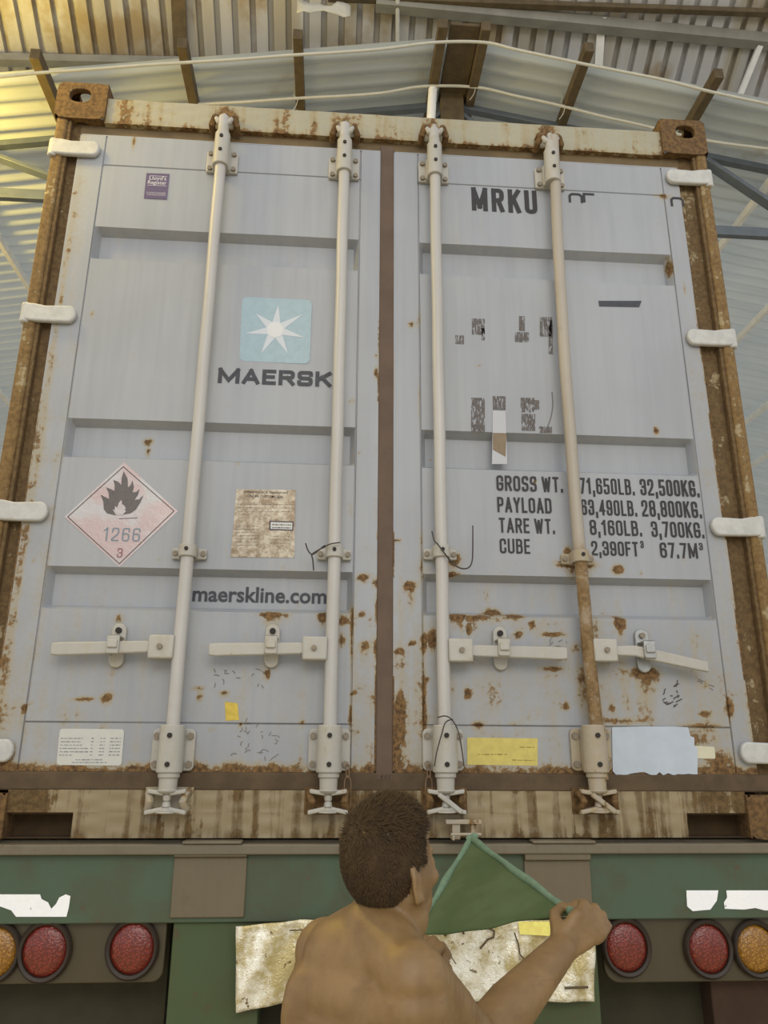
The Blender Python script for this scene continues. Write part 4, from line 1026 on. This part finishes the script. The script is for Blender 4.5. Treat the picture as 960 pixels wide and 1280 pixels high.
# crumpled reflective sheet hanging across the middle
mb = MB(); nx, ny = 90, 24; vs = []
for j in range(ny+1):
    for i in range(nx+1):
        u = i/nx; v = j/ny
        px = 295+(743-295)*u; t0 = 1158-8*min(1, u/.18) if u < .18 else 1150; b0 = 1266-13*min(1, u/.12) if u < .4 else 1252
        if u < .4: b0 = 1266-14*min(1, u/.15)
        if u > .95: pass
        p = at(px, t0+(b0-t0)*v, -.040); p.y += -.006*sin(u*23)*sin(v*3+u*4)-.004*sin(u*61+v*9); vs.append(p)
mb.add(vs, [((j+1)*(nx+1)+i, (j+1)*(nx+1)+i+1, j*(nx+1)+i+1, j*(nx+1)+i) for j in range(ny) for i in range(nx)])
sh = mb.build('reflective_sheet', M_retro, tl, smooth=80); so = sh.modifiers.new('thick', 'SOLIDIFY'); so.thickness = .002; so.offset = 1
P = [at(a, b, -.052) for a, b in ((648,1152),(704,1152),(700,1162),(690,1170),(650,1168))]; MB().prism([(p.x, p.z) for p in P], -.052, -.051).build('yellow_reflector', M_retroy, sh, smooth=0)
for k, (pts, w) in enumerate(((((610,1160),(618,1164),(617,1172),(610,1174),(600,1186)), .006), (((643,1166),(648,1180),(650,1193),(658,1202)), .004), (((555,1158),(559,1162),(556,1170)), .010), (((545,1178),(560,1190),(570,1205)), .003), (((577,1160),(580,1168)), .006), (((362,1163),(392,1162)), .004), (((706,1235),(735,1234)), .007))):
    m_ = MB(); P = [at(a, b, -.054) for a, b in pts]; m_.tube(P, w*.5, 6); m_.build('debris', M_timber, sh, smooth=60)

# ================================================================== person
A_ = lambda px, py, Y: at(px, py, Y)
body = MB()
bf = radians(42); F3 = Vector((sin(bf), cos(bf), 0)); R3 = Vector((cos(bf), -sin(bf), 0)); U3 = Vector((0, 0, 1))
rotb = Matrix((R3, F3, U3)).transposed()
shR = A_(515, 1222, -1.13); shL = A_(408, 1190, -.93); mid = (shR+shL)/2
nk = A_(468, 1165, -1.035)
def ell(c, a, b, h): body.sphere(c, 1, (a, b, h), 24, 16, rotb)
# torso rings as stacked ellipsoids
base = mid.copy(); zt = base.z
for dz, a, b, fo in ((.0,.115,.070,.0),(-.04,.128,.084,.0),(-.08,.132,.092,.004),(-.12,.136,.098,.008),(-.16,.140,.102,.01),(-.20,.144,.104,.012),(-.25,.145,.100,.012),(-.30,.138,.095,.008),(-.35,.135,.092,.0),(-.40,.138,.095,-.004),(-.45,.148,.105,-.008),(-.50,.155,.112,-.01)):
    ell(base+Vector((0,0,dz))+F3*fo, a, b, .075)
# shoulder blades and trapezius
for sgn in (-1, 1): body.sphere(base+R3*sgn*.070-F3*.046+Vector((0,0,-.075)), 1, (.05, .035, .075), 16, 10, rotb)
body.capsule(nk, shR.lerp(mid, .25)+Vector((0,0,.012)), .054, .046); body.capsule(nk, shR.lerp(mid, .05)+Vector((0,0,.0)), .050, .044); body.capsule(nk, shL.lerp(mid, .25)+Vector((0,0,.012)), .052, .045)
hc = A_(489, 1083, -1.03)      # head centre
body.capsule(nk-Vector((0,0,.02)), hc+Vector((.006,.006,-.070)), .060, .054)
# right arm
body.capsule(shR+Vector((0,0,-.035)), base+R3*.06+Vector((0,0,-.06)), .052, .085, 8); body.capsule(shR+Vector((0,0,-.06))-F3*.0, base+R3*.07+Vector((0,0,-.16)), .045, .085, 8)
body.capsule(shL+Vector((0,0,-.03)), base-R3*.06+Vector((0,0,-.06)), .046, .08, 8)
elR = A_(598, 1306, -.93); wrR = A_(702, 1186, -.80)
body.capsule(shR, shR.lerp(elR, .5), .050, .045); body.capsule(shR.lerp(elR, .5), elR, .043, .040)
body.capsule(elR, elR.lerp(wrR, .35), .041, .043); body.capsule(elR.lerp(wrR, .35), wrR, .043, .028, 9)
def hand(wr, u, w, nrm, side, curl=1.0):
    "wr wrist, u towards the knuckles, w across the knuckles (index to little), nrm out of the palm"
    u, w, nrm = u.normalized(), w.normalized(), nrm.normalized()
    for k in range(5):
        t = k/4; c = wr+u*(.010+.062*t)
        for q in (-1.5, -.5, .5, 1.5): body.sphere(c+w*q*(.010+.008*t)+nrm*.002, .0155-.002*t, n=12, m=8)
    for k, (L, q) in enumerate(((.040, -1.5), (.045, -.5), (.042, .5), (.033, 1.5))):
        kn = wr+u*(.076-.004*abs(q-.0))+w*q*.0200
        d1 = (u*.85+nrm*.5).normalized(); p1 = kn+d1*L*.95; d2 = (-u*.45+nrm*.85).normalized(); p2 = p1+d2*L*.66; d3 = (-u*.7-nrm*.65).normalized(); p3 = p2+d3*L*.5
        body.capsule(kn-u*.01, kn, .0105, .0105, 2); body.capsule(kn, p1, .0098, .0090, 6); body.capsule(p1, p2, .0090, .0082, 5); body.capsule(p2, p3, .0080, .0072, 4)
    b0 = wr+u*.018-w*.024+nrm*.010; b1 = b0+(u*.55-w*.55+nrm*.6).normalized()*.036; b2 = b1+(u*.75+w*.15+nrm*.6).normalized()*.032; b3 = b2+(u*.35+w*.7+nrm*.25).normalized()*.024
    body.capsule(b0, b1, .0135, .0115, 6); body.capsule(b1, b2, .0110, .0098, 5); body.capsule(b2, b3, .0095, .0082, 4)
gripR = A_(716, 1142, -.765)
hand(wrR, A_(748, 1146, -.775)-wrR, Vector((.72, .12, -.55)), Vector((.10, .95, .12)), 1)
# left arm, bent in front of the chest
elL = shL+Vector((-.03, .13, -.24)); wrL = A_(512, 1238, -.70)
body.capsule(shL, elL, .052, .038); body.capsule(elL, wrL, .038, .026, 9)
hand(wrL, Vector((.25, .45, .55)), Vector((-.7, .4, .1)), Vector((.5, .5, -.2)), -1)
# hips, legs, feet
hip = base+Vector((0,0,-.54)); footz = .045
for sgn in (-1, 1):
    hj = hip+R3*sgn*.085; kn = Vector((hj.x+R3.x*sgn*.02, hj.y+R3.y*sgn*.02, .43))+F3*.03; an = Vector((kn.x, kn.y, .085))-F3*.03
    body.capsule(hj, kn, .082, .054, 14); body.capsule(kn, kn.lerp(an, .35), .052, .052); body.capsule(kn.lerp(an, .35), an, .052, .034, 9)
    body.capsule(an-F3*.03-Vector((0,0,.042)), an+F3*.13-Vector((0,0,.052)), .038, .028, 7)
    for q in range(5): body.capsule(an+F3*.13+R3*(q-2)*.015-Vector((0,0,.062)), an+F3*(.165-.006*abs(q-1))+R3*(q-2)*.017-Vector((0,0,.068)), .011, .009, 3)
# head
hf = radians(50); HF = Vector((sin(hf)*.99, cos(hf)*.99, .10)).normalized(); HR = Vector((cos(hf), -sin(hf), 0)); HU = HR.cross(HF)
rh = Matrix((HR, HF, HU)).transposed()
HS = .92
def H(x, y, z): return hc+rh@Vector((x, y, z))*HS
def hs(x, y, z, sx, sy, sz, n=20, m=14): body.sphere(H(x, y, z), 1, (sx*HS, sy*HS, sz*HS), n, m, rh)
hs(0, -.010, .030, .068, .082, .078); hs(0, .018, -.012, .058, .062, .078); hs(0, .030, -.055, .045, .048, .046); hs(0, .055, -.088, .020, .018, .018)
hs(-.042, .0, -.045, .018, .030, .035); hs(.042, .0, -.045, .018, .030, .035)
hs(.035, .055, -.022, .018, .018, .016); hs(-.035, .055, -.022, .018, .018, .016)   # cheekbones
hs(0, .066, .018, .040, .014, .010)                                                 # brow
body.capsule(H(0, .074, .010), H(0, .094, -.022), .007, .011, 5); hs(.011, .086, -.026, .008, .010, .007); hs(-.011, .086, -.026, .008, .010, .007)
hs(0, .078, -.050, .022, .010, .005); hs(0, .076, -.060, .019, .010, .006)           # lips
for sgn in (-1, 1):
    hs(sgn*.030, .062, -.002, .013, .012, .010)
    ring = [H(sgn*(.072+.006*sin(k*pi/9)), -.006-.016*sin(k*pi/9)-.002*k/9+.006*(k/9), -.030+.052*(k/9)+.0*k) for k in range(10)]
    ring = [H(sgn*(.066+.008*sin(pi*k/11)), -.008+.014*cos(pi*.9*k/11+2.0), -.020+.027*sin(-pi*1.35*k/11+1.75)) for k in range(12)]
    for p0, p1 in zip(ring, ring[1:]): body.capsule(p0, p1, .0048, .0048, 2)
    hs(sgn*.064, -.006, -.018, .008, .013, .022); hs(sgn*.065, .000, -.044, .0062, .0085, .0095)
me = bpy.data.meshes.new('tmp'); me.from_pydata([tuple(v) for v in body.v], [], body.f); me.update()
to = bpy.data.objects.new('tmp', me); COL.objects.link(to)
r = to.modifiers.new('r', 'REMESH'); r.mode = 'VOXEL'; r.voxel_size = .0042; r.adaptivity = 0
sm = to.modifiers.new('s', 'SMOOTH'); sm.factor = .5; sm.iterations = 7
bpy.context.view_layer.update(); dg = bpy.context.evaluated_depsgraph_get()
bm_ = bpy.data.meshes.new_from_object(to.evaluated_get(dg)); bpy.data.objects.remove(to)
vv = [v.co.copy() for v in bm_.vertices]; ff = [tuple(p.vertices) for p in bm_.polygons]
root = Vector((hip.x, hip.y, 0))
person = empty('person', root, 'shirtless man with short dark hair seen from behind, reaching right to pull green cloth', 'person')
mb = MB(); mb.v = vv; mb.f = ff; bo = mb.build('body', M_skin, person, smooth=180)
# eyes
for sgn in (-1, 1):
    MB().sphere(H(sgn*.030, .0600, -.001), .0100, n=14, m=10).build('eye', M_white, person, smooth=60)
    MB().sphere(H(sgn*.030, .0665, -.001), .0044, n=12, m=8).build('iris', M_hole, person, smooth=60)
# hair: a shell of short blades
hm = MB(); rnd = random.Random(5)
def hairline(p):   # local direction on unit head; True where hair grows
    x, y, z = p
    if z > .045+.35*max(0, y)*1.0 and y < .055+.2*z: return True
    if y < -.018 and z > -.058+.25*(y+.06): return True
    if y < -.002 and z > -.008: return True
    if y < .022 and z > .006: return True
    return False
def skull(th, phi, k=1.0):
    d = Vector((sin(th)*cos(phi), sin(th)*sin(phi), cos(th)))
    return Vector((d.x*.0695*k, -.010+d.y*.0835*k, .022+d.z*.0880*k)), d
cap = MB(); n, m = 48, 36; idx = {}; vs = []; fs = []
for j in range(m+1):
    for i in range(n):
        p, d = skull(pi*j/m, 2*pi*i/n, 1.0+.02*sin(i*2.1+j*1.3)+.012*sin(i*5.1))
        vs.append(p)
for j in range(m):
    for i in range(n):
        q4 = (j*n+i, (j+1)*n+i, (j+1)*n+(i+1)%n, j*n+(i+1)%n); c = sum((vs[k] for k in q4), Vector())/4
        if hairline(c): fs.append(q4)
cap.add([H(*v) for v in vs], fs)
cnt = 0
while cnt < 15000:
    th = math.acos(rnd.uniform(-1, 1)); phi = rnd.uniform(0, 2*pi); p, d = skull(th, phi, 1.0)
    if not hairline(p): continue
    cnt += 1
    top = max(0, p.z-.03)/.07; fr = max(0, p.y+.0)/.07
    L = (.005+.015*top+.012*top*fr)*rnd.uniform(.7, 1.25)
    tang = Vector((d.x*.2, .30*top, -.9+.9*top)); g_ = (d*(.28+.35*top)+tang*.9+Vector((rnd.gauss(0,.16), rnd.gauss(0,.16)+.55*top, rnd.gauss(0,.16)))).normalized()
    s_ = g_.cross(d); s_ = s_.normalized()*.0009 if s_.length > .01 else Vector((.0009,0,0))
    a0 = p-s_; a1 = p+s_; b_ = p+g_*L*.6+d*L*.05; c_ = b_+(g_*.9-d*.35)*L*.5
    cap.add([H(*a0), H(*a1), H(*(b_+s_*.7)), H(*(b_-s_*.7)), H(*c_)], [(0,1,2,3), (3,2,4)])
cap.build('hair', M_hair, person, smooth=0)
# shorts
sh_ = MB()
for sgn in (-1, 1):
    hj = hip+R3*sgn*.085; kn = Vector((hj.x+R3.x*sgn*.02, hj.y+R3.y*sgn*.02, .43))+F3*.03; n = 28; vs = []
    for t, r_ in ((-.02, .108), (.2, .108), (.5, .098), (.8, .088), (1.02, .084)):
        c = hj.lerp(kn, t); vs += [c+(R3*cos(2*pi*k/n)+F3*sin(2*pi*k/n)*1.1)*r_ for k in range(n)]
    sh_.add(vs, [(j*n+k, j*n+(k+1)%n, (j+1)*n+(k+1)%n, (j+1)*n+k) for j in range(4) for k in range(n)])
n = 36; vs = []
for dz, a, b in ((.09, .158, .118), (.04, .168, .128), (-.02, .182, .134), (-.08, .190, .130)):
    c = hip+Vector((0,0,dz)); vs += [c+(R3*cos(2*pi*k/n)*a+F3*sin(2*pi*k/n)*b) for k in range(n)]
sh_.add(vs, [(j*n+k, j*n+(k+1)%n, (j+1)*n+(k+1)%n, (j+1)*n+k) for j in range(3) for k in range(n)])
so = sh_.build('shorts', M_shorts, person, smooth=60); sd_ = so.modifiers.new('t', 'SOLIDIFY'); sd_.thickness = .004

# ================================================================== green cloth
AP = at(589, 1048, -.085); RR = gripR.copy(); LL = at(514, 1172, -.50); LL2 = at(505, 1200, -.64)
mb = MB(); n = 30; vs = []
for j in range(n+1):
    t = j/n; l = AP.lerp(LL, t); r_ = AP.lerp(RR, t)
    for i in range(n+1):
        s_ = i/n; p = l.lerp(r_, s_); p = p+Vector((0, .012*sin(s_*9+1)*t+.006*sin(s_*21)*t, -.018*sin(pi*s_)*t*0)); vs.append(p)
mb.add(vs, [((j+1)*(n+1)+i, (j+1)*(n+1)+i+1, j*(n+1)+i+1, j*(n+1)+i) for j in range(n) for i in range(n)])
cl = empty('green_cloth', AP.copy(), 'green triangular cloth hung under the third rod and pulled taut by the man', 'cloth')
so = mb.build('cloth_panel', M_cloth, cl, smooth=70); sd_ = so.modifiers.new('t', 'SOLIDIFY'); sd_.thickness = .003
MB().tube([AP.lerp(LL, t/12)+Vector((.0015*sin(t), -.003, 0)) for t in range(13)]+[LL2], [.008]+[.0085+.002*sin(t*1.3) for t in range(1, 13)]+[.009], 8).build('hem', M_hem, cl, smooth=60)
MB().tube([AP.lerp(RR, t/12)+Vector((0, -.003, .0015*sin(t*1.7))) for t in range(13)], [.008+.0015*sin(t*1.1) for t in range(13)], 8).build('hem', M_hem, cl, smooth=60)
kn = MB()
for k in range(5): kn.sphere(AP+Vector((.008*cos(k*2.2), -.006, .006-.006*k+.004*sin(k*3))), .011, (1, 1, .8), 12, 8)
kn.build('knot', M_hem, cl, smooth=60)
hk = MB(); xk = at(570, 1035, -.05).x; xk2 = at(592, 1035, -.05).x; zk0, zk1 = at(570, 1049, -.05).z, at(570, 1024, -.05).z
hk.box(xk-.012, xk+.010, -.062, -.05, zk0, zk1).box(xk2-.010, xk2+.008, -.058, -.046, zk0, zk1).box(xk-.03, xk2+.02, -.068, -.05, zk1-.012, zk1).box(xk-.02, xk2+.015, -.055, -.008, zk1-.012, zk1-.004)
hk.cyl((xk-.02, -.085, at(585,1043,-.085).z), (xk2+.015, -.085, at(585,1043,-.085).z), .004, n=10).box(xk-.016, xk-.010, -.09, -.05, zk0+.0, zk0+.012)
hk.build('seal_bracket', M_hwr, cont, bevel=.002)
